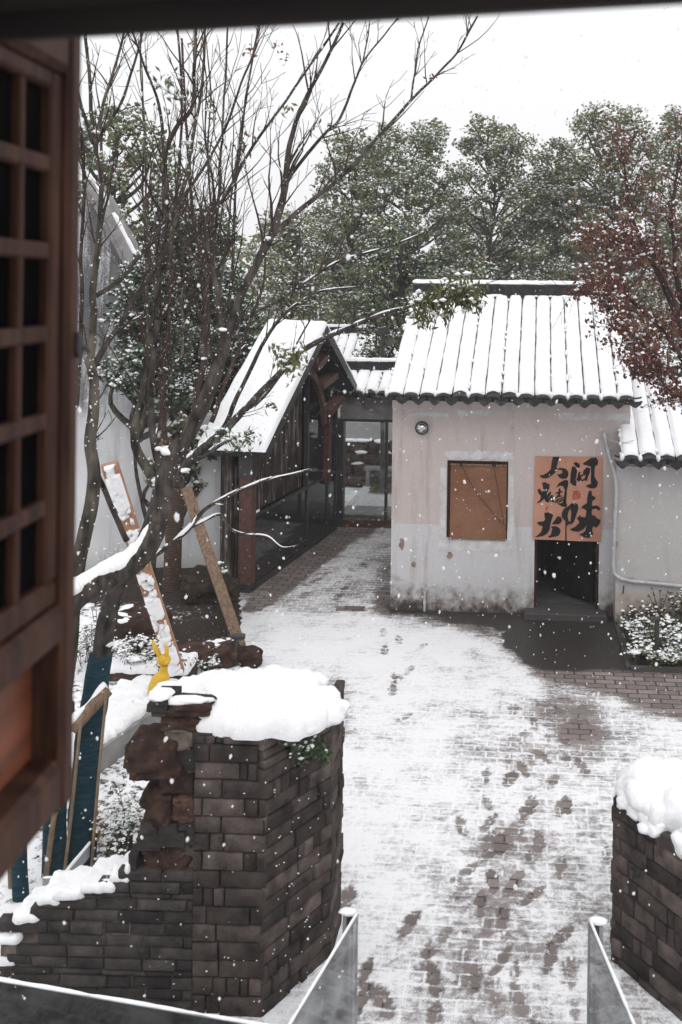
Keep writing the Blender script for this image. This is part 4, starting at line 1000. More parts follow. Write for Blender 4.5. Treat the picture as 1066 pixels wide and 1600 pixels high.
# right pier (mirror)
PR = P(1066, 1604, 5.69); PR.z = 0; _s = G(953, 1500) - PR; _s.z = 0; RU = _s.normalized(); RN = Vector((-RU.y, RU.x, 0)); RL = _s.length
if RN.x > 0: RN = -RN
RH = PL(962, 1246, PR, RN).z
gr = thing('brick_gate_pier', PR, 'dark brick gate pier under lumpy snow at the right edge of the path', 'gate pier')
mb = MB(); q = [PR-RN*.02+Vector((0, .02, 0)), PR+RU*RL*.98-RN*.02, PR+RU*RL+Vector((.2, .4, 0)), PR+Vector((.9, .75, 0)), PR+Vector((.9, .02, 0))]
mb.prism([Vector((p.x, p.y, -.05)) for p in q], UP*RH); mb.build('mortar_core', MT['mortar'], gr)
mb = MB(); rg = random.Random(31)
brick_face(mb, PR, RU, RN, RL*.98, RH, rg, .105, (.18, .28), (.05, .10), .06, lambda x: RH - .06*(x/RL < .25)-rg.uniform(0, .03), .5)
brick_face(mb, PR, Vector((1, 0, 0)), Vector((0, -1, 0)), .9, RH, rg, .115, (.25, .3), (.05, .10), .05)
brick_face(mb, PR+RU*RL*.98, Vector((.45, .9, 0)).normalized(), Vector((-.9, .45, 0)).normalized(), .35, RH, rg, .105, (.18, .28), (.05, .10), .05)
mb.build('brickwork', MT['brick'], gr, True)
ms = MB(); z_ = RH - .01
def c3(t, o, ): p = PR+RU*t-RN*o; return (p.x, p.y)
snow_cap(ms, [c3(RL*1.0, .025), c3(RL*.75, .02), c3(RL*.52, .0), c3(RL*.36, -.01), c3(RL*.30, .10), (PR.x+.35, PR.y+.15), (PR.x+.7, PR.y+.6), (PR.x+.1, PR.y+.8), c3(RL*1.05, .2)], z_, .13, .09, 4, 14, .05, None, .05)
for i, (t, o, r, dz) in enumerate(((.9, .10, .09, .01), (.74, .10, .10, .02), (.58, .08, .09, -.01), (.5, .11, .12, .04), (.43, .04, .07, -.03), (.08, .08, .10, -.04), (.0, .12, .12, -.02), (.62, .16, .18, .07), (.8, .24, .22, .06), (.3, .24, .2, .05), (.68, .03, .06, -.01), (.84, .03, .06, .0), (.5, .0, .05, -.05))):
    p = PR+RU*(RL*t)-RN*o; ms.blob((p.x, p.y, z_+dz), (r, r, r*.75), 0, .4, 2.2, i+2, ICO3)
ms.build('snow_cap', SNOW, gr, True)
mb = MB(); p = PL(1000, 1370, PR+RN*.0, RN); mb.box(p, RN*.05, UP*.015, RU*.015); mb.box(p+RN*.05, RN*.012, UP*.05, RU*.015); mb.build('iron_hook', MT['metal_dark'], gr)
# ================================================================== STEPPED LOW BRICK WALL
lw = thing('low_brick_wall', fp_(130, 1560), 'low stepped wall of thin dark bricks with snow on each step', 'wall')
steps = [(-260, 20, 1500), (0, 27, 1468), (27, 60, 1438), (60, 92, 1412), (92, 132, 1402), (132, 176, 1390), (176, 198, 1378), (198, 236, 1362)]
o_ = fp_(-260, 1640); xr = fp_(300, 1640).x
def topz(x):
    X_ = o_.x + x; z = -1
    for a, b, y in steps:
        if fp_(a, y).x <= X_: z = fp_(a, y).z
    return z - o_.z
mb = MB(); rg = random.Random(77); o2_ = Vector((o_.x, o_.y, o_.z))
brick_face(mb, o2_, -FU, FN, xr-o_.x, fp_(200, 1340).z-o_.z, rg, .066, (.18, .30), (.1, .16), .06, topz, .15)
mb.build('brickwork', MT['dark_brick'], lw, True)
mb = MB()
for a, b, y in steps:
    A, B = fp_(a, y), fp_(b if b < 230 else 300, y)
    mb.box((A.x, A.y+.012, -.05), (B.x-A.x, 0, 0), (0, 0, A.z+.05-.012), (0, .30, 0))
mb.build('mortar_core', MT['mortar'], lw)
mb = MB()
for i, (a, b, y) in enumerate(steps):
    A, B = fp_(a, y), fp_(b, y); B.x += .01
    if b > 200: B = fp_(204, y)
    n_ = max(1, int((B.x-A.x)/.2))
    snow_cap(mb, [(A.x-.01, A.y-.02), (B.x, A.y-.025), (B.x, A.y+.27), (A.x-.01, A.y+.27)], A.z-.005,   .052 if b > 30 else .045, .035, i, 9, .022, None, .05)
mb.build('snow', SNOW, lw, True)
# ================================================================== GLASS BALUSTRADES near the viewer
BZ = .9
def gb(a, b, label, tail, seed, th=.012, snow_gap=.0, dk=0):
    a, b = Vector(a), Vector(b); t = thing('glass_balustrade', (a.x, a.y, 0), label, 'balustrade', 'glass balustrades by the entrance')
    d = (b-a); n = Vector((-d.y, d.x, 0)).normalized()
    mb = MB(); mb.box((a.x, a.y, -.3), (d.x, d.y, 0), (0, 0, BZ+.3), n*th); mb.build('glass_panel', MT['glass_dark'] if dk else MT['glass_bal'], t)
    mb = MB(); mb.box(Vector((a.x, a.y, BZ+.001)), (d.x, d.y, 0), (0, 0, .005), n*th); mb.build('top_edge', MT['grey_steel'], t)
    ms = MB(); snow_strip(ms, [a+Vector((0, 0, BZ+.006))+n*th*.5, b+Vector((0, 0, BZ+.006))+n*th*.5], .0085, .009, seed, 0, snow_gap); ms.build('snow', SNOW, t, True)
    return t, n
def bz(x, y): p = G(x, y, BZ); p.z = 0; return p
A_, B_ = bz(557, 1428), bz(450, 1604); t1, n1_ = gb(A_, B_, 'glass balustrade with a snowy edge beside the left brick pier', 0, 1, .012, .25)
Cn = bz(-120, 1514); gb(Cn, bz(440, 1611), 'glass balustrade with a snowy edge in front of the low brick wall', 0, 2, .012, .3, 1)  # dark glass tint here paints in the reflection of a dark interior
A2, B2 = bz(921, 1442), bz(990, 1606); t3, n3_ = gb(A2, B2, 'glass balustrade with a snowy edge beside the right brick pier', 0, 3, .012, .25)
for t, p, sx in ((t1, A_, -1), (t3, A2, 1)):
    mb = MB(); mb.box((p.x+sx*.005, p.y+.03, -.1), (sx*.05, 0, 0), (0, 0, BZ+.06), (0, .012, 0)); po = mb.build('post', MT['metal_dark'], t)
    mb = MB(); mb.box((p.x+sx*.058, p.y+.03, -.1), (sx*.018, 0, 0), (0, 0, BZ+.06), (0, .03, 0)); mb.build('post', MT['grey_steel'], t)
    ms = MB(); ms.blob((p.x+sx*.05, p.y+.05, BZ-.02), (.05, .03, .016), 0, .4, 2, 4); ms.build('snow', SNOW, po, True)
    mb = MB(); mb.box((p.x-.006, p.y+.001, -.2), (.012, 0, 0), (0, 0, BZ+.2), (0, .012, 0)); mb.build('end_trim', MT['grey_steel'], t)
# ================================================================== WINDOW SHUTTER AND FRAME close to the viewer
WX = -.62
def sx_(px_, py_): # point on the shutter plane x = WX (in the camera's own upright frame)
    Yd = WX*F/((px_-PX)); return P(px_, py_, Yd)
ft = thing('window_shutter', P(105, 700, 1.52), 'open carved dark red wooden lattice shutter at the left of the view', 'shutter')
XS, XF, XB, XK = WX-.004, WX-.017, WX-.020, WX-.034       # faces of stile, inner frame, bars and backing
def yat(px_, x): return x*F/(px_-PX)
Y1, Y2, Y3 = yat(126, XS), yat(108, XS), yat(79, XF); Y0 = .86
def sb(mb, y0, y1, z0, z1, xb, xf, ch=.004): mb.box((xb, y0, z0), (0, y1-y0, 0), (0, 0, z1-z0), (xf-xb, 0, 0), 0, random.random(), ch)
def zz(py_, px_, x=XS): return P(px_, py_, yat(px_, x)).z
zt, zb_ = zz(86, 108), zz(1236, 108); zm1, zm0 = zz(930, 100), zz(1012, 100)
mb = MB(); sb(mb, Y2, Y1, zb_-.035, zt+.06, WX-.070, XS, .009); st_ = mb.build('stile', MT['dark_wood'], ft)
mb = MB(); sb(mb, Y0-.05, Y0, zb_-.035, zt+.06, WX-.070, XS, .009); mb.build('stile', MT['dark_wood'], ft)
mb = MB(); sb(mb, Y0+.001, Y2-.001, zt-.03, zt+.055, WX-.06, XS, .012); mb.build('rail', MT['dark_wood'], ft)
mb = MB(); sb(mb, Y0+.001, Y2-.001, zm0, zm1-.02, WX-.08, XS, .010); sb(mb, Y0+.001, Y2-.001, zm1-.019, zm1+.020, WX-.05, XF, .006); mb.build('rail', MT['dark_wood'], ft)
mb = MB(); sb(mb, Y0+.001, Y2-.001, zb_-.03, zb_+.05, WX-.08, XS, .012); mb.build('rail', MT['dark_wood'], ft)
mb = MB(); sb(mb, Y3, Y2-.001, zm1+.0205, zt-.0305, XK, XF, .005); sb(mb, Y0+.001, Y3-.0005, zt-.058, zt-.0305, XK, XF, .005)
yv = yat(34, XB); dy = (Y3+Y2)/2 - yv
while yv > Y0: sb(mb, yv-.0075, yv+.0075, zm1+.0205, zt-.0585, XK, XB, .003); yv -= dy
for py_ in (250, 390, 524, 665, 805):
    z_ = zz(py_, 55, XB); sb(mb, Y0+.001, Y3-.0005, z_-.0125, z_+.0125, XK, XB+.0015, .004)
mb.build('lattice', MT['dark_wood'], ft)
mb = MB(); mb.box((XK-.008, Y0, zm1), (0, Y2-Y0, 0), (0, 0, zt-zm1), (.0075, 0, 0)); mb.build('glass', MT['black_glass'], ft)
mb = MB(); mb.box((WX-.066, Y0, zb_+.0505), (0, Y2-Y0-.001, 0), (0, 0, zm0-zb_-.051), (.012, 0, 0), 0, .5); mb.build('panel', MT['panel_wood'], ft)
mb = MB(); c = P(118, 540, Y1-.02); mb.blob((XS+.004, Y1-.012, c.z), (.007, .011, .022), 0, .3, 2, 3); mb.tube([(XS, Y1-.012, c.z+.012), (XS+.018, Y1-.006, c.z-.012)], .004, 0, 6); mb.build('latch', MT['metal_dark'], ft)
fr = thing('window_frame', P(600, 20, 1.0), 'dark wooden window head beam across the top of the view', 'window frame')
a, b = P(-500, 88, 1.30), P(1500, -24, .88); d_ = (b-a); d_.z = 0; nn = Vector((-d_.y, d_.x, 0)).normalized()
Lm = P(125, 56, 1.06); Rm = P(1066, 4, .934); d_ = Rm-Lm; d_ = d_/d_.x; 
mb = MB(); o = Lm - d_*.55; hor = Vector((d_.x, d_.y, 0)).normalized(); nn = Vector((-hor.y, hor.x, 0))
mb.box(o - nn*.10 + UP*.028, d_*1.7, UP*.35, nn*.10); mb.build('head_beam', MT['dark_beam'], fr)
mb = MB(); mb.box(o - nn*.004, d_*1.7, UP*.0275, nn*.016, 0, .5, .004); mb.build('stop_bead', MT['dark_beam'], fr)
mb = MB(); mb.box(o - nn*.16 - UP*1.6+d_*(-.1), d_*.1, UP*1.9, nn*.12); mb.build('jamb', MT['dark_beam'], fr)
# ================================================================== TREES
def limb(mb, pts, Y0_, Y1_, r0, r1, m=0, seed=0, sides=8, wob=.012, n=5):
    """limb through photo-traced bends, given its real depth from Y0_ to Y1_; radii in metres"""
    k = len(pts); P3 = [P(x, y, Y0_ + (Y1_-Y0_)*i/(k-1)) for i, (x, y) in enumerate(pts)]
    sp = smoothpath(P3, n); K = len(sp)
    nz = vnoise(np.array([p[:] for p in sp]), 5, seed, 2)-.5; nz2 = vnoise(np.array([p[:] for p in sp])+9, 5, seed+1, 2)-.5
    sp = [p + Vector((a*wob*2, b*wob*2, 0)) for p, a, b in zip(sp, nz, nz2)]
    rs = [(r0+(r1-r0)*(i/(K-1))**.85)*(1+.22*nz2[i]) for i in range(K)]
    mb.tube(sp, rs, m, sides, random.random()); return sp, rs
def limb_snow(ms, sp, rs, seed, thr=.45, big=1.0):
    d_ = []
    for i in range(len(sp)-1):
        for j in range(4): d_.append((sp[i].lerp(sp[i+1], j/4), rs[i]+(rs[i+1]-rs[i])*j/4))
    sp, rs = [a for a, b in d_], [b for a, b in d_]
    nz = vnoise(np.array([p[:] for p in sp]), 9, seed+40, 3)
    cur, cr = [], []
    def fin():
        n = len(cur)
        if n > 3: ms.tube(cur, [r*max(.12, math.sin(math.pi*min(1, (j+.0)/(n-1)))**.5) for j, r in enumerate(cr)], 0, 6, .5)
    for i, p in enumerate(sp):
        t = (sp[min(i+1, len(sp)-1)]-sp[max(i-1, 0)]).normalized(); flat = 1-abs(t.z)
        if flat*1.25 + (nz[i]-.5)*2.6 > thr+.08 and rs[i] > .004:
            up = (UP - t*t.z).normalized(); cur.append(p + up*rs[i]*.75); cr.append(max(.005, rs[i]*.80*big)*(.45+1.0*nz[i]))
        else:
            fin(); cur, cr = [], []
    fin()
def twigs(mb, sp, rs, rg, n, lmax=.9, depth=2, up=.5, tips=None, snow=None, m=0, rmin=.0018, t0=.2, spread=1.):
    K = len(sp)
    for q in range(n):
        i = int(K*(t0+(1-t0)*rg.random())); i = min(i, K-2)
        t = (sp[i+1]-sp[i]).normalized(); az = Vector((rg.gauss(0, 1), rg.gauss(0, 1), rg.gauss(0, .6))); az = (az - t*az.dot(t)).normalized()
        d = (t + az*rg.uniform(.45, .95)*spread + UP*up*rg.random()).normalized()
        L = lmax*rg.uniform(.35, 1)*(1 if depth > 1 else .8); k = max(4, int(L/.10)); p = sp[i].copy(); pts = [p.copy()]
        for j in range(k):
            d = (d + Vector((rg.gauss(0, .10), rg.gauss(0, .10), rg.gauss(0, .08)+up*.06))).normalized(); p = p + d*(L/k); pts.append(p.copy())
        ra = min(rs[i]*.55, .004+L*.009); R_ = [max(rmin, ra*(1-j/(k+.6))) for j in range(k+1)]
        mb.tube(pts, R_, m, 5 if ra > .006 else 4, rg.random(), False)
        if tips is not None: tips.append((pts[-1], d))
        if snow is not None and rg.random() < .5: limb_snow(snow, pts, R_, rg.randint(0, 999), .55, 1.3)
        if depth > 1: twigs(mb, pts, R_, rg, rg.randint(1, 4), L*.6, depth-1, up, tips, snow, m, rmin, .3, spread)
def leaflets(ml, ms, c, n, spread, size, rng, m=0, droop=(.1, -.1, -.8), snow=.25, ratio=.3):
    cc = np.array(c[:]) + rng.normal(size=(n, 3))*np.array(spread); ml.leaves(cc, rng.uniform(.6, 1.2, n)*size, rng, m, 0, ratio, None, droop)
    k = int(n*snow)
    if k and ms is not None:
        idx = rng.integers(0, n, k); ms.octs(cc[idx]+np.array([0, 0, size*.5]), rng.uniform(.5, 1.1, k)*size*.9, rng, 0, .55)
# ---------- front tree (bluish wrapped trunk) and its neighbour at the left
rg = random.Random(9); random.seed(9)
bA = G(127, 1378); tA = thing('bare_tree', bA, 'bare many stemmed tree with a blue wrapped trunk behind the low brick wall', 'tree')
mb, mt, ms, tips = MB(), MB(), MB(), []
def R(px_, Y): return px_*Y/F
LA = []; RNS = np.random.default_rng(4)
def lm(pts, Ya, Yb, ra, rb, sn=.45, tw=0, tl=.8, m=0, dst=None, big=1., tup=.5):
    f_ = .95 if ra > 15 else .80
    sp, rs = limb(mb, pts, Ya, Yb, R(ra*f_, Ya), R(rb*f_, Yb), m, len(LA)+3); LA.append((sp, rs)); limb_snow(ms, sp, rs, len(LA), sn, big)
    Lsp = sum((sp[i+1]-sp[i]).length for i in range(len(sp)-1)); n_ = int(Lsp*17); cs = []
    for q in range(n_):
        i = rg.randrange(len(sp)-1); t_ = (sp[i+1]-sp[i]).normalized(); a_ = Vector((rg.gauss(.3, 1), rg.gauss(-.9, .6), rg.gauss(.3, .6))); a_ = (a_-t_*a_.dot(t_)).normalized(); cs.append((sp[i].lerp(sp[i+1], rg.random())+a_*rs[i]*.97)[:])
    if n_: ms.octs(np.array(cs), RNS.uniform(.002, .0085, n_)*min(1.3, .5+rs[0]*14), RNS, 0, .9)
    if tw: twigs(mt, sp, rs, rg, int(tw*1.5), tl, 2, tup, tips, ms)
lm([(127, 1385), (130, 1290), (138, 1160), (149, 1080), (159, 1016), (170, 956), (190, 906), (207, 877), (230, 838), (243, 798), (250, 765)], 7.04, 7.2, 21, 12, .75)
lm([(250, 768), (252, 735), (243, 700), (237, 650), (236, 621), (240, 560), (246, 500)], 7.2, 7.3, 9, 6, .9, 5, .8)
lm([(236, 745), (212, 698), (214, 655), (225, 608), (232, 550), (236, 516), (249, 438), (257, 359), (258, 300), (259, 243), (275, 200), (299, 167), (304, 110), (306, 40)], 7.2, 7.6, 9.5, 3, .9, 11, .9, 1)
lm([(252, 440), (268, 370), (279, 324), (294, 263), (303, 200), (314, 152), (318, 100), (320, 40)], 7.3, 7.7, 5, 2.2, 1, 8, .8, 1)
lm([(236, 516), (252, 400), (262, 300), (256, 230), (248, 162), (225, 100), (203, 40)], 7.3, 7.2, 5, 2, 1, 7, .8)
# the long limb with snow that crosses from the left, then climbs to the right
lm([(88, 970), (118, 935), (135, 922), (165, 905), (199, 887), (228, 858), (246, 819)], 6.6, 6.78, 20, 16, -1.2, 0, .6, 0, None, 1.25)
lm([(228, 858), (246, 819), (257, 785), (258, 746), (267, 715), (285, 690), (299, 672), (329, 607), (350, 545), (352, 520)], 6.76, 7.0, 16, 10.5, .5, 3, .6, 0, None, 1.1)
lm([(352, 522), (372, 475), (400, 415), (420, 375), (438, 330), (446, 289), (450, 250), (456, 213), (470, 172), (486, 137), (512, 90), (537, 36)], 7.0, 7.5, 9.5, 3, .8, 14, .9)
lm([(420, 378), (445, 350), (470, 328), (500, 303), (526, 284), (560, 250), (590, 215), (618, 185), (642, 157), (668, 132), (690, 110), (718, 76), (746, 26)], 7.1, 8.2, 6.2, 1.8, .85, 12, .8)
lm([(642, 157), (650, 110), (655, 70), (670, 26)], 8.0, 8.0, 2.2, 1.1, 1, 5, .4)
lm([(446, 289), (480, 240), (512, 205), (530, 188), (548, 145), (566, 101), (590, 68), (622, 28)], 7.2, 8.0, 4.2, 1.4, .9, 9, .7)
lm([(566, 101), (572, 70), (578, 36)], 7.8, 7.8, 1.8, 1.1, 1, 3, .3)
lm([(345, 545), (372, 505), (400, 488), (440, 468), (480, 440), (526, 410), (570, 396), (622, 380), (690, 350), (748, 312)], 7.0, 8.4, 4.8, 1.2, .7, 10, .8)
lm([(346, 514), (342, 470), (335, 438), (325, 400), (322, 356), (332, 335), (350, 310), (364, 285), (395, 230), (436, 172), (480, 110), (530, 36)], 7.0, 7.3, 6.5, 2, .85, 12, .8)
lm([(335, 438), (328, 395), (338, 350), (344, 284), (344, 253), (350, 152), (356, 40)], 7.1, 7.6, 4.2, 1.8, .9, 8, .8)
lm([(350, 505), (362, 440), (366, 350), (370, 284), (385, 152), (406, 36)], 7.2, 7.8, 4, 1.6, .9, 9, .8)
lm([(150, 462), (187, 436), (215, 400), (238, 375), (270, 328), (304, 284), (330, 240), (350, 203), (378, 130), (402, 70)], 7.0, 6.8, 5, 2, .8, 8, .8)
lm([(141, 585), (155, 560), (173, 530), (199, 490), (215, 460), (243, 420), (262, 380)], 6.9, 7.2, 7, 3, .85, 6, .7)
lm([(236, 872), (255, 860), (278, 843), (296, 826), (309, 809), (324, 794), (350, 778), (380, 764), (410, 752), (436, 746), (462, 740), (488, 732)], 7.0, 7.6, 5.5, 2.2, .12, 4, .35, 0, None, 1.25)
lm([(300, 824), (320, 814), (344, 804), (355, 819), (368, 830), (385, 835), (405, 836), (420, 840), (441, 855), (466, 852)], 7.2, 7.5, 3.0, 1.2, .2, 4, .25, 0, None, 1.4)
lm([(198, 845), (178, 800), (157, 753), (146, 725), (141, 700), (150, 680)], 7.1, 7.0, 6, 4, .9, 2, .4)
lm([(246, 640), (262, 600), (275, 540), (300, 470), (330, 420)], 7.4, 7.8, 3, 1.5, .9, 5, .6)
for i in range(9):
    x0 = rg.uniform(215, 345); x1 = x0 + rg.uniform(-25, 60)*(1 if x0 < 300 else 1.6); y1 = rg.choice([40, 60, 150, 220, 300])
    k = 6; pts = [(x0+(x1-x0)*(j/k)**1.3+rg.uniform(-5, 5), 560+(y1-560)*j/k) for j in range(k+1)]
    lm(pts, 7.2+rg.uniform(-.3, .6), 7.6+rg.uniform(-.5, 1), rg.uniform(2.2, 4.2), 1.1, .9, 7, .7, rg.randint(0, 1))
trunk = mb.build('trunk', [MT['bark'], MT['bark_green']], tA, True); 
tw_ = mt.build('twigs', MT['twig'], tA)
for (x, y, Y, r) in ((150, 1012, 7.1, 8), (172, 1005, 7.1, 8), (232, 858, 7.0, 14), (215, 872, 6.9, 16), (250, 700, 7.2, 7), (350, 515, 7.0, 7), (150, 415, 7, 6), (258, 770, 7.1, 9), (320, 560, 7, 5), (420, 372, 7, 5), (160, 500, 7, 6), (246, 806, 7.0, 10), (262, 700, 7.1, 8), (246, 750, 7.1, 9)):
    ms.blob(P(x, y, Y)-Vector((0, R(5, Y), 0)), (R(r*.9, Y), R(r*.8, Y), R(r*.45, Y)), 0, .5, 2.2, x, ICO3)
ms.build('snow', SNOW, tA, True)
mw = MB(); k_ = [(127, 1385), (130, 1290), (138, 1160), (149, 1080), (158, 1022)]; pw, rw_ = limb(MB(), k_, 7.04, 7.10, R(23.5, 7), R(18.5, 7.1), 0, 3)
mw.tube(pw, rw_, 0, 14, .5); mw.build('trunk_wrap', MT['blue_wrap'], tA, True)
ml = MB(); rn = np.random.default_rng(3); mdry = MB(); msl = MB()
for (x, y, Y, n, sx_p) in ((560, 455, 7.6, 0, 0), (462, 560, 7.4, 26, .05), (455, 585, 7.4, 18, .04), (445, 570, 7.4, 18, .05), (470, 545, 7.5, 14, .04), (426, 636, 7.4, 10, .03), (620, 470, 8.0, 0, 0), (372, 690, 7.3, 24, .05), (352, 686, 7.3, 20, .05), (390, 683, 7.3, 20, .04), (380, 700, 7.3, 12, .04), (448, 170, 7.4, 8, .03), (250, 120, 7.5, 14, .06), (263, 135, 7.5, 14, .06), (270, 152, 7.5, 16, .07), (322, 168, 7.5, 12, .06), (300, 232, 7.4, 14, .06), (268, 262, 7.4, 10, .05), (311, 242, 7.4, 10, .05), (380, 240, 7.5, 8, .05), (520, 205, 7.9, 14, .06), (530, 222, 7.9, 16, .07), (595, 260, 8.0, 14, .08), (560, 330, 8, 12, .07), (600, 350, 8, 14, .08), (210, 560, 7.2, 8, .04)):
    if n: leaflets(ml, msl, P(x, y, Y), n, (sx_p, sx_p, sx_p*.8), .034, rn, 1 if x < 400 else 0, (.2, -.1, -.7), .35, .35)
for (x, y) in ((300, 66), (308, 72), (318, 70), (383, 80), (392, 76), (398, 85), (428, 72), (436, 78), (448, 88), (444, 95), (185, 228), (192, 258), (378, 212), (392, 218), (385, 226), (405, 200), (675, 117)):
    leaflets(mdry, None, P(x, y, 7.5), 5, (.018, .018, .02), .020, rn, 0, (.1, 0, -.4), 0, .5)
ml.build('leaves', [MT['leaf_yellow'], MT['leaf_green']], tA); mdry.build('dry_seed_pods', MT['leaf_brown'], tA); msl.build('snow_on_leaves', SNOW, tA)
# ---------- tree at far left, partly behind the shutter
bC = G(84, 1402); tC = thing('bare_tree', bC, 'bare tree with blue wrapped foot rising just behind the open shutter', 'tree')
mb, mt, ms, tips = MB(), MB(), MB(), []
lm([(84, 1405), (88, 1250), (98, 1100), (112, 980), (118, 900), (132, 835), (147, 753), (143, 690), (146, 640), (148, 600), (140, 560)], 6.9, 6.9, 17, 8, .8, 2, .5, 1)
lm([(141, 565), (146, 500), (144, 464), (149, 410), (152, 385), (158, 330), (159, 280), (150, 245), (147, 225), (143, 160), (140, 110), (131, 40)], 6.9, 7.1, 8, 3, .9, 9, .8, 1)
lm([(148, 225), (160, 170), (178, 110), (196, 40)], 7.0, 7.2, 4.5, 2, 1, 6, .7, 1)
lm([(152, 223), (172, 190), (190, 160), (208, 100), (226, 40)], 7.0, 7.4, 4, 1.8, 1, 6, .7)
lm([(118, 640), (124, 560), (128, 480), (126, 400), (132, 300), (128, 200)], 7.2, 7.2, 5, 3, .9, 5, .7)
lm([(147, 225), (134, 190), (122, 150), (112, 100)], 7.0, 7.0, 4, 2, .9, 3, .5)
mb.build('trunk', [MT['bark'], MT['bark_green']], tC, True); mt.build('twigs', MT['twig'], tC)
for (x, y, r) in ((150, 206, 6), (148, 640, 5), (140, 700, 6), (128, 940, 9)): ms.blob(P(x, y, 6.9), (R(r*.9, 7), R(r*.8, 7), R(r*.45, 7)), 0, .5, 2.2, x, ICO3)
ms.build('snow', SNOW, tC, True)
mw = MB(); pw, rw_ = limb(MB(), [(84, 1405), (88, 1250), (98, 1100)], 6.9, 6.9, R(19, 7), R(16, 7), 0, 3); mw.tube(pw, rw_, 0, 14, .5); mw.build('trunk_wrap', MT['blue_wrap'], tC, True)
bD = G(40, 1450); tD = thing('bare_tree', bD, 'blue wrapped thin trunk low behind the bottom corner of the shutter', 'tree')
mb, mt, ms = MB(), MB(), MB(); lm([(34, 1455), (30, 1330), (22, 1150), (10, 900), (0, 650), (-20, 400)], 6.6, 6.8, 11, 4, .9, 6, .8)
mb.build('trunk', [MT['bark']], tD, True); mt.build('twigs', MT['twig'], tD)
mw = MB(); pw, rw_ = limb(MB(), [(34, 1455), (30, 1330), (22, 1150)], 6.6, 6.65, R(12.5, 6.6), R(11, 6.6), 0, 3); mw.tube(pw, rw_, 0, 12, .5); mw.build('trunk_wrap', MT['blue_wrap'], tD, True)
# ---------- rope-wrapped tree farther back
bE = G(270, 955); tE = thing('bare_tree', bE, 'tree with a rope wrapped lower trunk leaning branches towards the hut roof', 'tree')
mb, mt, ms, tips = MB(), MB(), MB(), []; YE = bE.y
lm([(268, 958), (270, 880), (274, 800), (279, 755), (284, 738)], YE, YE, 13, 12, .9)
lm([(282, 742), (296, 722), (318, 700), (340, 682), (360, 664), (390, 632), (420, 601), (450, 570), (476, 546), (508, 528), (540, 515), (575, 500), (600, 490), (628, 482), (655, 476), (690, 466)], YE, YE-3.2, 9.5, 2, .55, 9, .6, 0, None, 1., .2)
lm([(284, 740), (290, 700), (300, 660), (312, 600), (322, 540), (320, 500), (322, 464), (318, 420), (310, 380), (301, 330), (296, 270), (290, 180), (284, 60)], YE, YE-.5, 8, 2.2, .9, 12, 1.2, 2)
lm([(278, 740), (262, 700), (254, 648), (256, 580), (263, 516), (266, 438), (270, 360), (276, 300), (285, 170), (277, 40)], YE, YE, 7, 2, .95, 10, 1.2, 2)
lm([(300, 716), (326, 690), (350, 668), (366, 630), (385, 590), (415, 531), (436, 500), (456, 481), (476, 468), (500, 455), (560, 448)], YE-.3, YE-1.5, 6, 1.6, .6, 8, .7)
lm([(330, 660), (352, 600), (368, 560), (392, 500), (410, 450), (418, 380), (440, 300)], YE, YE+.5, 5, 1.6, .8, 8, .8, 2)
lm([(380, 640), (400, 632), (420, 610), (445, 575), (462, 540), (485, 500)], YE-.6, YE-.2, 4, 1.6, .6, 4, .6)
lm([(256, 640), (248, 580), (244, 520), (236, 440), (230, 350), (238, 250)], YE, YE+.3, 4, 1.6, .9, 7, 1.0, 2)
lm([(296, 722), (320, 712), (350, 692), (372, 684), (396, 676)], YE-.2, YE-1.2, 5, 2, .1, 3, .4, 0, None, 1.2)
mb.build('trunk', [MT['bark'], MT['bark_green'], MT['bark_red']], tE, True); mt.build('twigs', MT['twig'], tE)
for (x, y, r) in ((290, 735, 8), (320, 700, 6), (345, 676, 7), (420, 598, 5), (476, 544, 5)): ms.blob(P(x, y, YE-.4), (R(r*.9, YE), R(r*.8, YE), R(r*.45, YE)), 0, .5, 2.2, x, ICO3)
mw = MB(); pw, rw_ = limb(MB(), [(268, 958), (270, 880), (274, 800), (278, 762)], YE, YE, R(14.5, YE), R(13, YE), 0, 3, wob=.004); mw.tube(pw, rw_, 0, 16, .5); mw.build('rope_wrap', MT['rope'], tE, True)
mf = MB(); c = P(258, 688+1, YE-.2); mf.leaves(np.array(c[:])+rn.normal(size=(40, 3))*np.array([.05, .03, .015]), rn.uniform(.04, .08, 40), rn, 0, .6, .06); mf.build('dry_tuft', MT['leaf_brown'], tE)
ml = MB(); msl = MB()
for (x, y, n) in ((655, 482, 70), (672, 470, 90), (688, 466, 110), (704, 458, 120), (722, 462, 120), (738, 474, 70), (665, 498, 60), (696, 488, 50), (716, 446, 60), (740, 452, 40)):
    leaflets(ml, msl, P(x, y, YE-3.1), n, (.06, .08, .055), .052, rn, 0, (.2, -.2, -1.0), .16, .28)
for (x, y, n) in ((438, 548, 20), (450, 555, 22), (462, 568, 22)): leaflets(ml, msl, P(x, y, YE-1.4), n, (.07, .07, .05), .055, rn, 0, (.2, -.1, -.8), .35, .35)
ml.build('leaves', MT['leaf_yellow'], tE); msl.build('snow_on_leaves', SNOW, tE); ms.build('snow', SNOW, tE, True)
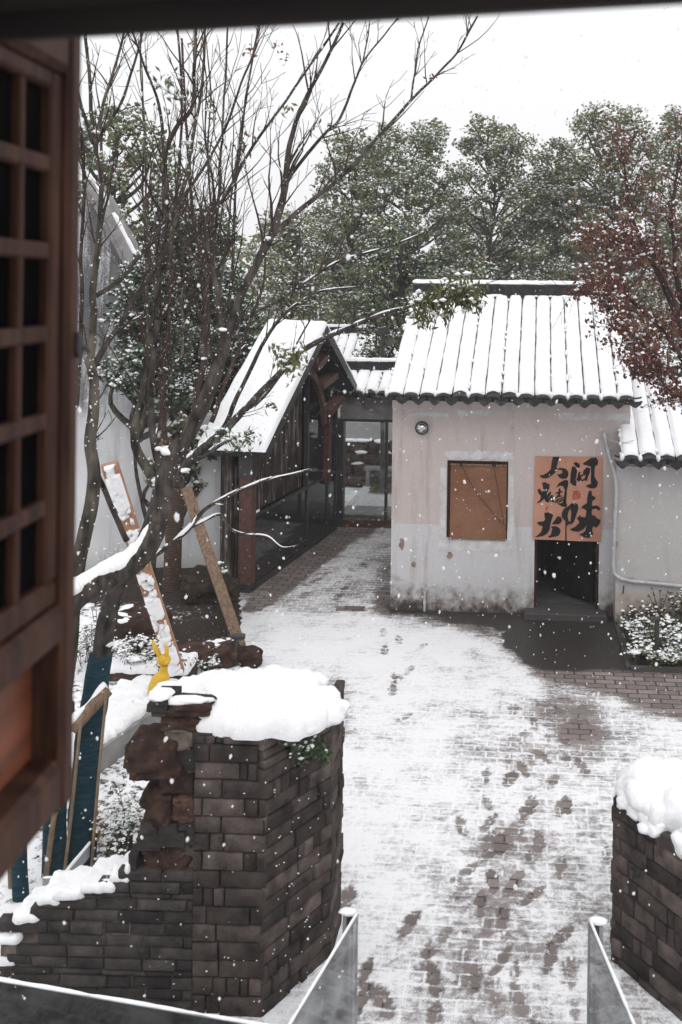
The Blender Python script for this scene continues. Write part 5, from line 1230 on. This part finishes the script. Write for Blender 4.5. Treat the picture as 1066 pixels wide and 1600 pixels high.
# ---------- evergreens and the far wood
def tree(label, px_, ytop, width, Y, seed, mats, nclump=46, per=150, leaf=.085, r=.70, base=.30, snow=.3, oval=1.0, name='evergreen_tree', group='trees behind the roofs', trunk_r=.13, ratio=.55, bz_=0.0, lean=0.0):
    rg = random.Random(seed); rn = np.random.default_rng(seed); top = P(px_, ytop, Y); H = top.z; x0 = top.x; W = width/F*Y/2
    if Y > 26: per = int(per*1.9); leaf *= .78; nclump = int(nclump*1.15)
    t = thing(name, (x0-lean, Y, bz_), label, 'tree', group)
    mb = MB(); tr = [Vector((x0-lean, Y, bz_))]
    for i in range(1, 7): tr.append(Vector((x0-lean*(1-i/6)+rg.gauss(0, .12), Y+rg.gauss(0, .12), bz_+(H*.80-bz_)*i/6)))
    sp = smoothpath(tr, 4); mb.tube(sp, [trunk_r*(1-.8*i/(len(sp)-1)) for i in range(len(sp))], 0, 8)
    cl = []
    for q in range(nclump):
        h = base + (1-base)*((q+.5)/nclump)**.8; u = (h-base)/(1-base); prof = math.sin(math.pi*min(1, (.14+.80*u)))**.65
        a = q*2.399+rg.uniform(-.5, .5); rr = W*prof*math.sqrt(rg.uniform(.10, 1.0))*1.0
        c = Vector((x0-lean*(1-u)*.5+math.cos(a)*rr, Y+math.sin(a)*rr*oval, H*h - .25*r - .22*rr)); cl.append(c)
        st = sp[min(len(sp)-1, int(len(sp)*max(.15, min(.95, (c.z-.25*rr-.5)/(H*.85)))))]
        mid = st.lerp(c, .5)+Vector((rg.gauss(0, .15), rg.gauss(0, .15), -.08*rr)); pth = smoothpath([st, mid, c], 4)
        mb.tube(pth, [.045*(1-.8*i/(len(pth)-1))+.006 for i in range(len(pth))], 0, 5, None, False)
    mb.build('trunk', MT['bark'], t)
    ml, ms = MB(), MB(); 
    for c in cl:
        rc = r*rg.uniform(.65, 1.2); n = int(per*rg.uniform(.6, 1.3)*rc/r)
        d = rn.normal(size=(n, 3)); d /= np.linalg.norm(d, axis=1)[:, None]; q = rn.uniform(.25, 1, n)**.6
        sub = rn.normal(size=(max(3, n//16), 3)); sub /= np.linalg.norm(sub, axis=1)[:, None]
        pk = sub[rn.integers(0, len(sub), n)]*rc*.72*rn.uniform(.5, 1.1, (n, 1)) + d*q[:, None]*rc*.34
        pk *= np.array([1, 1, .72]); pos = np.array(c[:]) + pk
        ml.leaves(pos, rn.uniform(.6, 1.15, n)*leaf, rn, rn.integers(0, len(mats), n), .25, ratio)
        k = int(n*snow); 
        if k:
            o = np.argsort(-pk[:, 2])[:int(n*.75)]; o = rn.choice(o, min(k, len(o)), False)
            ms.octs(pos[o]+np.array([0, 0, leaf*.45]), rn.uniform(.35, 1.0, len(o))*leaf*.85, rn, 0, .6)
    ml.build('crown', [MT[m] for m in mats], t)
    if snow: ms.build('snow', SNOW, t)
    return t
OL = ['leaf_olive', 'leaf_olive', 'leaf_green']; GR = ['leaf_green', 'leaf_dark', 'leaf_green']
tree('tall camphor tree with an open round crown rising above the middle of the hut ridge', 772, 176, 170, 31, 1, OL+['leaf_yellow'], 46, 150, .092)
tree('broad olive camphor tree left of the tall round crowned one', 642, 186, 230, 29, 2, ['leaf_green', 'leaf_olive'], 60, 150, .09)
tree('slim olive camphor tree between the round crowned one and the broad right hand one', 868, 216, 160, 32, 3, ['leaf_green', 'leaf_olive', 'leaf_yellow'], 44, 140, .09)
tree('broad tall camphor tree standing behind the red leaved tree', 962, 160, 240, 30, 4, OL+['leaf_yellow'], 64, 150, .09)
tree('camphor tree at the far right edge above the red leaved tree', 1075, 166, 210, 31, 5, OL, 54, 150, .092)
tree('pale olive tree behind the bare branches left of the broad camphor tree', 560, 205, 170, 30, 6, OL+['leaf_yellow'], 46, 140, .09)
tree('low pale tree behind the pavilion ridge', 450, 330, 120, 27, 7, OL, 30, 140, .085)
tree('dark snowy tree above the stained white wall', 185, 165, 260, 19, 8, ['leaf_green', 'leaf_olive'], 62, 150, .065, .5)
tree('dark green tree with forked trunk behind the gateway roof', 632, 345, 190, 22, 9, ['leaf_green', 'leaf_dark', 'leaf_olive'], 50, 170, .06, .5, .42, .16, 1, 'evergreen_tree', 'trees behind the roofs', .14)
tree('dense dark evergreen between the white wall and the pavilion roof', 292, 318, 235, 16.6, 10, ['leaf_dark', 'leaf_green', 'leaf_green'], 105, 270, .050, .42, .10, .26, .6)
tree('dark evergreen overhanging the right edge of the stained white wall', 232, 400, 120, 13.0, 18, ['leaf_dark', 'leaf_green'], 30, 200, .045, .34, .62, .28, .7, 'evergreen_sapling', None, .04, .5)
tree('small dark evergreen beside the left end of the pavilion roof', 345, 420, 120, 17.2, 11, ['leaf_dark', 'leaf_green'], 46, 200, .05, .4, .12, .22, .8)
tree('low greyish tree just behind the hut ridge on the left', 712, 300, 150, 34, 12, OL, 34, 110, .095, .7, .25, .35)
tree('low greyish tree just behind the hut ridge on the right', 830, 305, 170, 36, 13, OL, 36, 110, .10, .75, .22, .35)
tree('low thin tree behind the right end of the hut ridge', 915, 300, 160, 35, 14, OL, 34, 110, .10, .75, .22, .35)
tree('pale tree glimpsed over the pavilion ridge beside the gateway', 510, 330, 130, 33, 15, OL, 34, 110, .09, .7, .2, .35)
tree('dark green sapling with large snowy leaves beside the rope wrapped trunk', 285, 600, 110, 13.9, 16, ['leaf_green', 'leaf_green', 'leaf_olive'], 34, 60, .080, .26, .52, .4, .7, 'evergreen_sapling', None, .03, .5)
tree('tall dark tree far left behind the gable wall', 60, 220, 200, 21, 17, ['leaf_green', 'leaf_olive'], 46, 130, .075, .55)
# far wood: one soft mass behind everything
rn = np.random.default_rng(77); ml = MB(); ms = MB(); N = 26000
xs = rn.uniform(-34, 30, N); hh = 5.2+2.2*vnoise(np.c_[xs, xs*0, xs*0], .35, 4, 3); zz_ = hh*rn.uniform(0, 1, N)**.75; ys_ = 44+rn.uniform(0, 5, N)+1.5*np.sin(xs*.7)
pos = np.c_[xs, ys_, zz_]; ml.leaves(pos, rn.uniform(.10, .24, N), rn, rn.integers(0, 2, N), .2, .6)
q = rn.integers(0, N, 7000); ms.octs(pos[q]+np.array([0, -.05, .1]), rn.uniform(.06, .16, 7000), rn, 0, .6)
fw = ml.build('far_wood', [MT['leaf_olive'], MT['leaf_green']]); tag(fw, 'far wood closing the view behind the trees', None, None, 'stuff'); ms.build('snow', SNOW, fw)
# ---------- red-leaved tree at the right
bR = Vector((P(1215, 900, 10.2).x, 10.2, 0)); tR = thing('red_leaved_tree', bR, 'red brown leaved tree dusted with snow hanging in from the right edge', 'tree')
mb, mt, ms, tips = MB(), MB(), MB(), []; rg = random.Random(19)
lm([(1215, 1090), (1212, 960), (1200, 860), (1180, 770), (1155, 700)], 10.2, 10.1, 16, 11, 1.)
lm([(1155, 705), (1100, 612), (1066, 560), (1040, 522), (1010, 490), (985, 470), (950, 448), (925, 440), (898, 452)], 10.1, 9.3, 8, 1.5, .7, 26, .55, 2, None, 1, .1)
lm([(1155, 700), (1110, 600), (1070, 520), (1030, 430), (1005, 380), (985, 330), (978, 280), (972, 235)], 10.1, 10, 8, 1.6, .8, 26, .6, 2)
lm([(1110, 640), (1066, 604), (1040, 580), (1010, 545), (985, 520), (962, 500), (945, 470)], 10, 9.2, 6, 1.5, .7, 22, .5, 2, None, 1, .1)
lm([(1130, 640), (1090, 560), (1066, 480), (1054, 400), (1050, 330), (1062, 240)], 10.1, 10.4, 8, 1.8, .8, 26, .7, 2)
lm([(1120, 650), (1080, 630), (1050, 612), (1030, 590), (1012, 560)], 9.9, 9.3, 5, 1.5, .7, 18, .4, 2, None, 1, .0)
lm([(1066, 500), (1030, 420), (1000, 400), (960, 380), (930, 372), (905, 378)], 9.9, 9.3, 4, 1.4, .7, 20, .5, 2, None, 1, .15)
lm([(1150, 700), (1170, 560), (1160, 420), (1140, 300)], 10.1, 10.6, 8, 2, .8, 16, .8, 2)
mb.build('trunk', [MT['bark'], MT['bark_green'], MT['bark_red']], tR, True); mt.build('twigs', MT['twig'], tR)
rn = np.random.default_rng(5); ml = MB(); msl = MB()
for p, d in tips:
    pxx, pyy = proj(p.x, p.y, p.z)
    if pxx < 885+rn.uniform(0, 25) or rn.random() < .22: continue
    k = 8 if pyy > 330 else 4
    for q in range(2): leaflets(ml, msl, p - d*.12*q, rn.integers(k//2, k), (.045, .045, .04), .030, rn, 0, (.1, -.1, -.5), .0, .5)
    if rn.random() < .75: msl.octs(np.array([p[:]])+rn.normal(size=(2, 3))*.03+np.array([0, 0, .02]), rn.uniform(.011, .027, 2), rn, 0, .6)
ml.build('leaves', [MT['leaf_red']], tR); msl.build('snow_on_leaves', SNOW, tR); ms.build('snow', SNOW, tR, True)
# ================================================================== GARDEN at the left
def bed_mat():
    s = NT('garden_soil_and_snow'); n1, n2, n3 = s.noise(3, 6), s.noise(14, 6, None, .65), s.noise(60, 4)
    a = s.attr('bare'); q = s.math('ADD', s.math('MULTIPLY', s.math('SUBTRACT', n2, .5), 2.2), s.math('SUBTRACT', 1, s.math('MULTIPLY', a, 1.5)))
    sn = s.smooth(q, .15, .45); soil = s.ramp(n3, [(.3, (.012, .009, .007)), (.7, (.05, .037, .028))])
    s.bump(s.math('ADD', sn, n2), .6, .03); return s.out(s.mix(sn, soil, (.86, .865, .88)), .85, .2)
xs = np.arange(-5.2, -1.55, .045); ys = np.arange(6.2, 14.0, .045); BX, BY = np.meshgrid(xs, ys); BX = BX.ravel(); BY = BY.ravel()
right = np.interp(BY, [6.2, 7.0, 8.5, 9.5, 10.4, 11.2, 12, 12.8, 13.4, 14], [-1.75, -1.9, -2.2, -2.35, -2.28, -2.45, -2.75, -3.0, -3.15, -3.2])
dd = right - BX; e = sst(dd, -.02, .22)
n_ = vnoise(np.c_[BX, BY, BX*0], 1.3, 5, 3); n2_ = vnoise(np.c_[BX, BY, BX*0], 5, 6, 3)
curbx = np.interp(BY, [7.6, 8.2, 9.1, 9.6], [-3.25, -3.10, -2.85, -2.72]); rb = sst(curbx-BX, .02, .06)*sst(BY, 7.3, 7.5)*(1-sst(BY, 9.75, 9.8))
BZ_ = -.03 + e*(.07 + .10*(n_-.3) + .05*n2_) ; BZ_ = BZ_*(1-rb) + rb*(.27+.04*n_)
BZ_ += .30*sst(BY, 9.8, 10.2)*sst(-2.75-BX, 0, .4)*(1-sst(BY, 11.6, 13.2)*.5)
bpx, bpv = proj(BX, BY, BZ_)
bb = .30+.5*(n_-.5) + .75*sst(BY, 11.4, 12.6) + .55*np.exp(-((bpx-300)/70)**2-((bpv-985)/40)**2) + .4*np.exp(-((bpx-210)/50)**2-((bpv-1330)/50)**2)
keep = dd > -.06; idx = -np.ones(len(BX), int); nxx = len(xs)
q = (np.arange(len(ys)-1)[:, None]*nxx+np.arange(nxx-1)[None]).ravel(); q = q[keep[q] & keep[q+1] & keep[q+nxx] & keep[q+nxx+1]]
me = bpy.data.meshes.new('garden_ground'); me.from_pydata(np.c_[BX, BY, BZ_].tolist(), [], np.c_[q, q+1, q+1+nxx, q+nxx].tolist())
at = me.attributes.new('bare', 'FLOAT', 'POINT'); at.data.foreach_set('value', bb.astype(np.float32)); me.polygons.foreach_set('use_smooth', np.ones(len(q), bool)); me.materials.append(bed_mat())
go = bpy.data.objects.new('garden_ground', me); COL.objects.link(go); tag(go, 'snow patched garden soil behind the low brick wall', None, None, 'structure')
def bedz(x, y):
    i = int(np.clip(round((x+5.2)/.045), 0, nxx-1)); j = int(np.clip(round((y-6.2)/.045), 0, len(ys)-1)); return BZ_[j*nxx+i]
def onbed(x, y):
    z = .1
    for _ in range(6): p = G(x, y, z); z = bedz(p.x, p.y)
    return p
# curb
mb = MB(); cp_ = [Vector((a, b, 0)) for a, b in ((-3.3, 7.4), (-3.10, 8.2), (-2.85, 9.1), (-2.70, 9.65))]
for i in range(3):
    a, b = cp_[i], cp_[i+1]; d_ = b-a; nn = Vector((-d_.y, d_.x, 0)).normalized(); mb.box(a-UP*.05, d_, UP*.35, nn*.12, 0, .5)
kb = mb.build('garden_curb', MT['concrete']); tag(kb, 'grey concrete curb running up the garden beside the blue wrapped trunk', 'curb')
ms = MB()
for i in range(3):
    a, b = cp_[i], cp_[i+1]; nn = Vector((-(b-a).y, (b-a).x, 0)).normalized(); pl = [(a+nn*.05)[:2], (b+nn*.05)[:2], (b+nn*.55)[:2], (a+nn*.55)[:2]]; snow_cap(ms, pl, .27, .09, .08, i, 7, .03, None, .05)
ms.build('snow', SNOW, kb, True)
# stones
def stone(label, x, y, rx, ry, rz, seed, snow=True, box=.5, name='garden_rock', cat='rock', sink=.3, amp=.22, mt_='red_rock', rot=0., group='rocks in the garden'):
    p = onbed(x, y); t = thing(name, p, label, cat, group); mb = MB(); mb.blob(p+UP*rz*(1-sink), (rx, ry, rz), 0, amp, 1.9, seed, ICO4, box, rot); mb.build('stone', MT[mt_], t, True)
    if snow:
        ms = MB(); rg = random.Random(seed)
        top = p.z + rz*(2-sink)
        for i in range(5): ms.blob((p.x+rg.uniform(-.45, .45)*rx, p.y+rg.uniform(-.4, .4)*ry, top-rz*.22), (rx*.5, ry*.55, rz*.26), 0, .4, 2, seed+i, ICO3)
        ms.build('snow', SNOW, t, True)
    return t
stone('large reddish boulder with a patch of snow left of the rope wrapped trunk', 214, 1008, .30, .28, .22, 1)
stone('low dark red rock under the left boulder', 232, 1022, .22, .2, .12, 2, False)
stone('dark mossy boulder at the wall right of the rope wrapped trunk', 318, 936, .26, .26, .20, 3, False, .6, mt_='soil', amp=.5)
stone('second dark boulder leaning on the first one behind the bare timber', 352, 934, .18, .2, .14, 4, False, .6, mt_='soil', amp=.5)
stone('flat reddish rock slab right of the rope wrapped trunk', 297, 1030, .22, .14, .09, 5, False, .35)
stone('reddish rock carrying a thick pillow of snow left of the path light', 345, 1034, .20, .18, .13, 6)
stone('brown rock at the foot of the path light', 386, 1040, .16, .15, .11, 7, False)
stone('small snowy stone in front of the snow covered plank', 320, 1042, .13, .12, .08, 8)
def block(label, x0, y0, x1, y1, Y, dep, seed, zs_=None):
    a, b = P(x0, y1, Y), P(x1, y0, Y); t = thing('stone_block', (a.x, a.y, max(0, a.z)), label, 'stone block', 'stone blocks of the garden terrace'); mb = MB()
    mb.blob(((a.x+b.x)/2, Y+dep/2, (a.z+b.z)/2), ((b.x-a.x)/2*1.03, dep/2, (b.z-a.z)/2*1.05), 0, .10, 2.2, seed, ICO4, .22); mb.build('stone', MT['red_rock'], t, True)
    ms = MB(); snow_cap(ms, [(a.x, Y-.01), (b.x, Y+.0), (b.x, Y+dep), (a.x, Y+dep)], b.z-.02, .10, .09, seed, 8, .03, None, .03); ms.build('snow', SNOW, t, True); return t
block('long upper stone block of the garden terrace under a band of snow', 160, 1050, 250, 1088, 9.75, .42, 3)
block('lower stone block of the terrace half hidden by the snow ramp', 168, 1096, 226, 1122, 9.2, .32, 4)
block('short stone block of the terrace behind the yellow rabbit', 250, 1052, 292, 1090, 9.8, .4, 5)
# shrubs
def shrub(label, x, y, rx, ry, rz, n, seed, mats, leaf=.025, snow=.5, name='low_shrub', group='low shrubs in the garden', z=None, ratio=.35, up=.0):
    p = onbed(x, y) if z is None else G(x, y, z); rn = np.random.default_rng(seed); rg = random.Random(seed); t = thing(name, p, label, 'shrub', group)
    mb = MB(); pts = []
    for i in range(max(6, n//45)):
        a = rg.uniform(0, 6.28); r = math.sqrt(rg.random()); e_ = p + Vector((math.cos(a)*r*rx, math.sin(a)*r*ry, rz*rg.uniform(.6, 1.5)*(1.1-.5*r*r)))
        m_ = p.lerp(e_, .5)+Vector((rg.gauss(0, .02), rg.gauss(0, .02), .04)); mb.tube([p+Vector((math.cos(a)*r*rx*.35, math.sin(a)*r*ry*.35, -.02)), m_, e_], [.004, .003, .0015], 0, 4); pts += [m_.lerp(e_, rg.uniform(.1, 1.0)) for _ in range(3)]+[e_]
    mb.build('stems', MT['twig'], t); ml, ms = MB(), MB(); c = np.array([q[:] for q in pts]); pos = c[rn.integers(0, len(c), n)]+rn.normal(size=(n, 3))*np.array([.045, .045, .03])
    ml.leaves(pos, rn.uniform(.6, 1.2, n)*leaf, rn, rn.integers(0, len(mats), n), up, ratio); ml.build('leaves', [MT[m] for m in mats], t)
    k = int(n*snow)
    if k:
        o = np.argsort(-(pos[:, 2]))[:int(n*.8)]; o = rn.choice(o, min(k, len(o)), False); ms.octs(pos[o]+np.array([0, 0, leaf*.5]), rn.uniform(.4, 1.1, len(o))*leaf*1.0, rn, 0, .6)
        for i in range(max(3, int(rx*ry*60))):
            q = pts[rg.randrange(len(pts))]; ms.blob(q+UP*.01, (rg.uniform(.03, .07), rg.uniform(.03, .06), rg.uniform(.015, .03)), 0, .4, 2, seed+i, ICO2)
        ms.build('snow', SNOW, t)
    return t
D_ = ['leaf_green', 'leaf_dark', 'leaf_olive']
shrub('snow dusted low shrub under the large reddish boulder', 200, 1036, .34, .26, .16, 520, 1, D_)
shrub('snow dusted low shrub at the foot of the snowy plank', 258, 1040, .22, .22, .13, 320, 2, D_)
shrub('snow dusted low shrub left of the blue wrapped trunk top', 138, 1036, .2, .25, .22, 320, 3, D_)
shrub('snow dusted low shrub right of the rope wrapped trunk foot', 305, 1046, .24, .2, .11, 320, 4, D_)
shrub('twiggy green shrub flecked with snow just behind the stepped brick wall', 190, 1340, .20, .26, .36, 620, 5, ['leaf_olive', 'leaf_green', 'leaf_dark'], .020, .6)
shrub('snowy leaf litter shrub under the twiggy green one', 172, 1392, .16, .16, .14, 240, 6, D_, .02, .5)
shrub('small green plant climbing the weathered pier', 347, 930, .10, .1, .32, 160, 7, ['leaf_dark', 'leaf_green'], .03, .05)
shrub('dry leafless snowy brush beside the small path light', 405, 1060, .16, .14, .06, 120, 8, ['leaf_brown'], .016, .6)
shrub('thin bare saplings with snowy twigs in front of the white wall', 160, 985, .26, .1, .75, 40, 9, ['leaf_brown'], .014, .6, 'sapling', None)
# planter in front of the side building
plx = G(990, 1046)
mb = MB(); mb.box(G(968, 962)-UP*.05, HU*2.6, G(990, 1042)-G(968, 962)+UP*0, UP*.10); tag(mb.build('planting_bed', MT['soil']), 'planting bed of soil in front of the side building', None, None, 'structure')
mb = MB(); mb.box(G(986, 1046)-UP*.02, HU*2.6, UP*.07, -HD*.07); mb.box(G(962, 960)-UP*.02, G(986, 1046)-G(962, 960), UP*.05, HU*-.05); tag(mb.build('bed_edging', MT['dark_stone']), 'dark stone edging round the planting bed', 'edging')
rg = random.Random(6); kk = 0
for (x, y, rx, ry, h, n, lab) in ((1000, 1008, .26, .34, .26, 800, 'dark green snow covered shrub at the left front of the planting bed'), (1050, 1020, .34, .36, .24, 900, 'snow covered shrub right of the black path light'), (1012, 975, .3, .2, .18, 420, 'sparse green and ochre plants at the foot of the side building'), (1075, 985, .3, .25, .34, 500, 'ochre green shrub at the right edge by the side building'), (1020, 1034, .30, .16, .14, 520, 'low green groundcover along the planting bed edging')):
    kk += 1; och = kk in (3, 4)
    shrub(lab, x, y, rx, ry, h, n, 40+kk, ['leaf_yellow', 'leaf_green', 'leaf_brown'] if och else ['leaf_green', 'leaf_dark', 'leaf_olive'], .032, .15 if och else .42, 'bed_shrub', 'shrubs in the planting bed', .05, .55, .3)
shrub('small dark green weed in the corner beside the hut door', 955, 952, .07, .06, .22, 130, 60, ['leaf_dark', 'leaf_green'], .026, .0, 'weed', None, 0.0, .5)
mb = MB(); mt = MB(); p = G(1031, 975, .05); rg = random.Random(3)
for i in range(7): q = p+Vector((rg.uniform(-.14, .14), rg.uniform(-.05, .05), rg.uniform(.3, .46))); mb.tube([p, p.lerp(q, .5)+Vector((0, 0, .05)), q], [.005, .004, .002], 0, 5); mt.blob(q, (.015, .015, .012), 0, .3, 2, i, ICO1)
o = thing('dried_flower', p, 'dried brown flower stalks standing against the side building', 'plant'); mb.build('stalks', MT['twig'], o); mt.build('seed_heads', MT['leaf_brown'], o)
# path lights
def plight(x, y, h, label, cap=False, zz0=.05):
    p = G(x, y, zz0); t = thing('path_light', p, label, 'path light', 'path lights'); mb = MB(); mb.tube([p-UP*.03, p+UP*h], .028 if not cap else .022, 0, 12); mb.tube([p, p+UP*.015], .05, 0, 12); mb.build('post', MT['metal_dark'], t)
    mb = MB()
    if cap: mb.tube([p+UP*h+Vector((-.04, 0, .02)), p+UP*h+Vector((.09, 0, .02))], .034, 0, 12); mb.tube([p+UP*h+Vector((.09, 0, .02)), p+UP*h+Vector((.10, 0, .02))], .03, 0, 12)
    else: mb.box(p+UP*(h+.001)+Vector((-.09, -.04, 0)), (.125, 0, 0), (0, .08, 0), (0, 0, .022), 0, .5, .004)
    mb.build('lamp_head', MT['metal_dark'], t)
plight(1026, 1032, .46, 'black T shaped path light in the planting bed', False, .05)
plight(368, 1036, .27, 'small black spotlight on a post at the garden edge beside the timber', True, .10)
# wooden props
def plank(label, a, b, w, th, mat, seed, snow=False, name='wooden_plank'):
    a, b = Vector(a), Vector(b); t = thing(name, a, label, 'plank'); d_ = b-a; side = Vector((1, .15, 0)); side = (side-d_*side.dot(d_)/d_.length_squared).normalized(); nn = side.cross(d_).normalized()
    if nn.y > 0: nn = -nn
    mb = MB(); mb.box(a-side*w/2, side*w, d_, nn*th, 0, .5, .006); mb.build('board', mat, t)
    if snow:
        ms = MB(); rg = random.Random(seed)
        snow_sheet(ms, a-side*w*.5+nn*(th+.001), side*w, d_, nn, .011, .455, .34, .045, 3, 13.)
        snow_sheet(ms, a-side*w*.3+nn*(th+.004), side*w*.75, d_, nn, .011, .54, .45, .06, 8, 17.)
        ms.build('snow', SNOW, t, True)
    return t
YA = 9.6; a = P(277, 1048, YA); a.z = max(a.z, .2); plank('broad orange plank crusted with snow leaning against the bare tree', a, P(172, 722, 8.9), .145, .06, MT['orange_timber'], 5, True)
a = onbed(376, 1012); plank('bare brown timber prop leaning on the rope wrapped trunk', a, P(292, 766, 12.4), .13, .10, MT['timber'], 6)
# wooden brace with snow and bamboo stakes by the blue trunk
t = thing('tree_brace', P(127, 1130, 6.8), 'short round wooden brace with snow tied across the blue wrapped trunk', 'brace'); mb = MB(); A_, B_ = P(112, 1140, 6.75), P(168, 1078, 6.95); mb.tube([A_, B_], .045, 0, 12); mb.build('pole', MT['timber'], t)
ms = MB(); ms.tube([A_.lerp(B_, q)+UP*(.03+.012*math.sin(q*9))-Vector((.015, 0, 0)) for q in np.linspace(.03, 1, 12)], [.03*(.7+.5*abs(math.sin(q*3+1))) for q in range(12)], 0, 8); ms.build('snow', SNOW, t, True)
for i, (pts, r, lab) in enumerate(((((142, 1372), (152, 1240), (166, 1090)), .010, 'thin bamboo stake along the right side of the blue wrapped trunk'), (((100, 1370), (112, 1270), (126, 1130)), .011, 'bamboo stake along the left side of the blue wrapped trunk'), (((72, 1370), (80, 1310), (90, 1240)), .018, 'thicker bamboo stake between two blue wrapped trunks'), (((19, 1455), (17, 1390), (14, 1290)), .017, 'leftmost bamboo stake standing behind the end of the brick wall'))):
    q = [P(x, y, 6.75-.0*i) for x, y in pts]; mb = MB(); sp = smoothpath(q, 4); mb.tube(sp, r, 0, 9); 
    for j in range(2, len(sp)-1, 2): mb.tube([sp[j]-UP*.004, sp[j]+UP*.004], r*1.16, 0, 9)
    tag(mb.build('bamboo_stake', MT['bamboo']), lab, 'stake', 'bamboo stakes supporting the young trees')
# small glass box edge behind the stepped wall
t = thing('glass_planter', P(100, 1380, 6.5), 'low frosted glass planter behind the stepped brick wall', 'planter'); mb = MB(); a, b = P(66, 1420, 6.35), P(140, 1368, 6.75); z_ = P(70, 1372, 6.35).z
mb.box((a.x, a.y, .3), (.12, .0, 0), (0, 0, z_-.3), (0, .012, 0)); mb.box((a.x+.12, a.y, .3), (b.x-a.x-.12, b.y-a.y, 0), (0, 0, z_-.3), (-.01, .012, 0)); mb.build('glass_side', simple('frosted_glass', (.33, .36, .38), (.42, .45, .46), 5, .25, .5), t)
ms = MB(); snow_strip(ms, [Vector((a.x, a.y, z_)), Vector((a.x+.12, a.y, z_)), Vector((b.x, b.y, z_))], .012, .012, 4, 0, .2); ms.build('snow', SNOW, t, True)
# yellow rabbit ornament
rp = P(262, 1075, 8.9); t = thing('rabbit_ornament', (rp.x, rp.y, rp.z), 'bright yellow long eared rabbit garden ornament behind the pier', 'ornament')
def pp(x, y, o=0.): q = P(x, y, 8.9); return Vector((q.x, q.y+o, q.z))
mb = MB(); mb.tube(smoothpath([pp(249, 1084), pp(250, 1068), pp(254, 1055), pp(256, 1046), pp(257, 1040)], 4), [.105, .105, .10, .10, .09, .085, .08, .07, .06, .05, .042, .038, .034, .034, .034, .033, .032], 0, 16); mb.build('body', MT['yellow'], t, True)
mb = MB(); mb.blob(pp(256, 1031), (.062, .058, .052), 0, .04, 2, 1, ICO3); mb.blob(pp(262, 1033, -.03), (.03, .03, .025), 0, .04, 2, 2, ICO3); mb.build('head', MT['yellow'], t, True)
for ear in (((250, 1026), (245, 1016), (241, 1008), (238, 1001)), ((260, 1026), (261, 1019), (260, 1013), (258, 1008))):
    mb = MB(); sp = smoothpath([pp(*q) for q in ear], 4); mb.tube(sp, [.012+.022*math.sin(math.pi*min(1, .25+.75*i/(len(sp)-1)))**.8 for i in range(len(sp))], 0, 10, .5, True, .5); mb.build('ear', MT['yellow'], t, True)
# orange ornament
t = thing('orange_ornament', P(152, 1370, 6.9), 'rounded orange garden ornament half hidden behind the blue wrapped trunk', 'ornament')
def p2(x, y, o=0.): return P(x, y, 7.3)
mb = MB(); mb.blob(p2(146, 1290), (.072, .06, .115), 0, .04, 2, 1, ICO3); mb.build('body', MT['orange'], t, True)
mb = MB(); mb.prism([p2(146, 1312), p2(152, 1314), p2(164, 1352), p2(157, 1358), p2(152, 1342), p2(146, 1360)], (0, .05, 0)); mb.build('foot', MT['orange'], t)
# ================================================================== FALLING SNOW
rn = np.random.default_rng(123)
N = 9500; Yf = 3.0 + (17.0-3.0)*rn.random(N)**.75
u = rn.uniform(-60, 1130, N); v = rn.uniform(-60, 1660, N)
pos = np.array([P(a, b, y)[:] for a, b, y in zip(u, v, Yf)])
pos = pos[pos[:, 2] > .02]; N = len(pos)
rad_ = np.clip(rn.lognormal(math.log(.0035), .50, N), .0014, .0105)
base = ICO1[0]; ang = rn.uniform(-.5, .5, N)
sc = np.stack([rad_*rn.uniform(.7, 1.05, N), rad_*rn.uniform(.7, 1.05, N), rad_*rn.uniform(.9, 1.6, N)], 1)
V = base[None]*sc[:, None, :]*rn.uniform(.8, 1.2, (N, len(base), 1)); x = V[..., 0]*np.cos(ang)[:, None]+V[..., 2]*np.sin(ang)[:, None]; z = -V[..., 0]*np.sin(ang)[:, None]+V[..., 2]*np.cos(ang)[:, None]
V = np.stack([x, V[..., 1], z], -1)+pos[:, None, :]
mb = MB(); nb = len(base); fc = np.array(ICO1[1]); allf = (fc[None]+nb*np.arange(N)[:, None, None]).reshape(-1, 3)
mb.v.append(V.reshape(-1, 3)); mb.n = len(V.reshape(-1, 3)); mb.f = allf.tolist(); mb.m = [0]*len(allf); mb.t = [.5]*len(allf)
def flake_mat():
    s = NT('snow_flake'); s.out((.92, .92, .93), .8, .1); tr = s.n('BsdfTranslucent'); tr.inputs[0].default_value = (.95, .95, .95, 1); m = s.n('MixShader'); m.inputs[0].default_value = .5; tp = s.n('BsdfTransparent'); m2 = s.n('MixShader'); m2.inputs[0].default_value = .35; s.l(m.outputs[0], m2.inputs[1]); s.l(tp.outputs[0], m2.inputs[2])
    s.l(s.b.outputs[0], m.inputs[1]); s.l(tr.outputs[0], m.inputs[2]); s.l(m2.outputs[0], s.t.nodes['Material Output'].inputs['Surface']); return s.m
fl = mb.build('falling_snow', flake_mat(), None, True); tag(fl, 'snowflakes falling through the air', None, None, 'stuff')

# ================================================================== HAZE of fine snow in the air
mb = MB(); mb.box((-620, -620, -1.5), (1240, 0, 0), (0, 1260, 0), (0, 0, 14.5)); hz = mb.build('haze', [])
hm = bpy.data.materials.new('haze'); hm.use_nodes = True; t_ = hm.node_tree; t_.nodes.remove(t_.nodes['Principled BSDF']); pvn = t_.nodes.new('ShaderNodeVolumePrincipled')
pvn.inputs['Color'].default_value = (.97, .975, .98, 1); pvn.inputs['Density'].default_value = .0014; pvn.inputs['Anisotropy'].default_value = .2
t_.links.new(pvn.outputs[0], t_.nodes['Material Output'].inputs['Volume']); hz.data.materials.append(hm); tag(hz, 'pale snowy haze in the air', None, None, 'stuff')
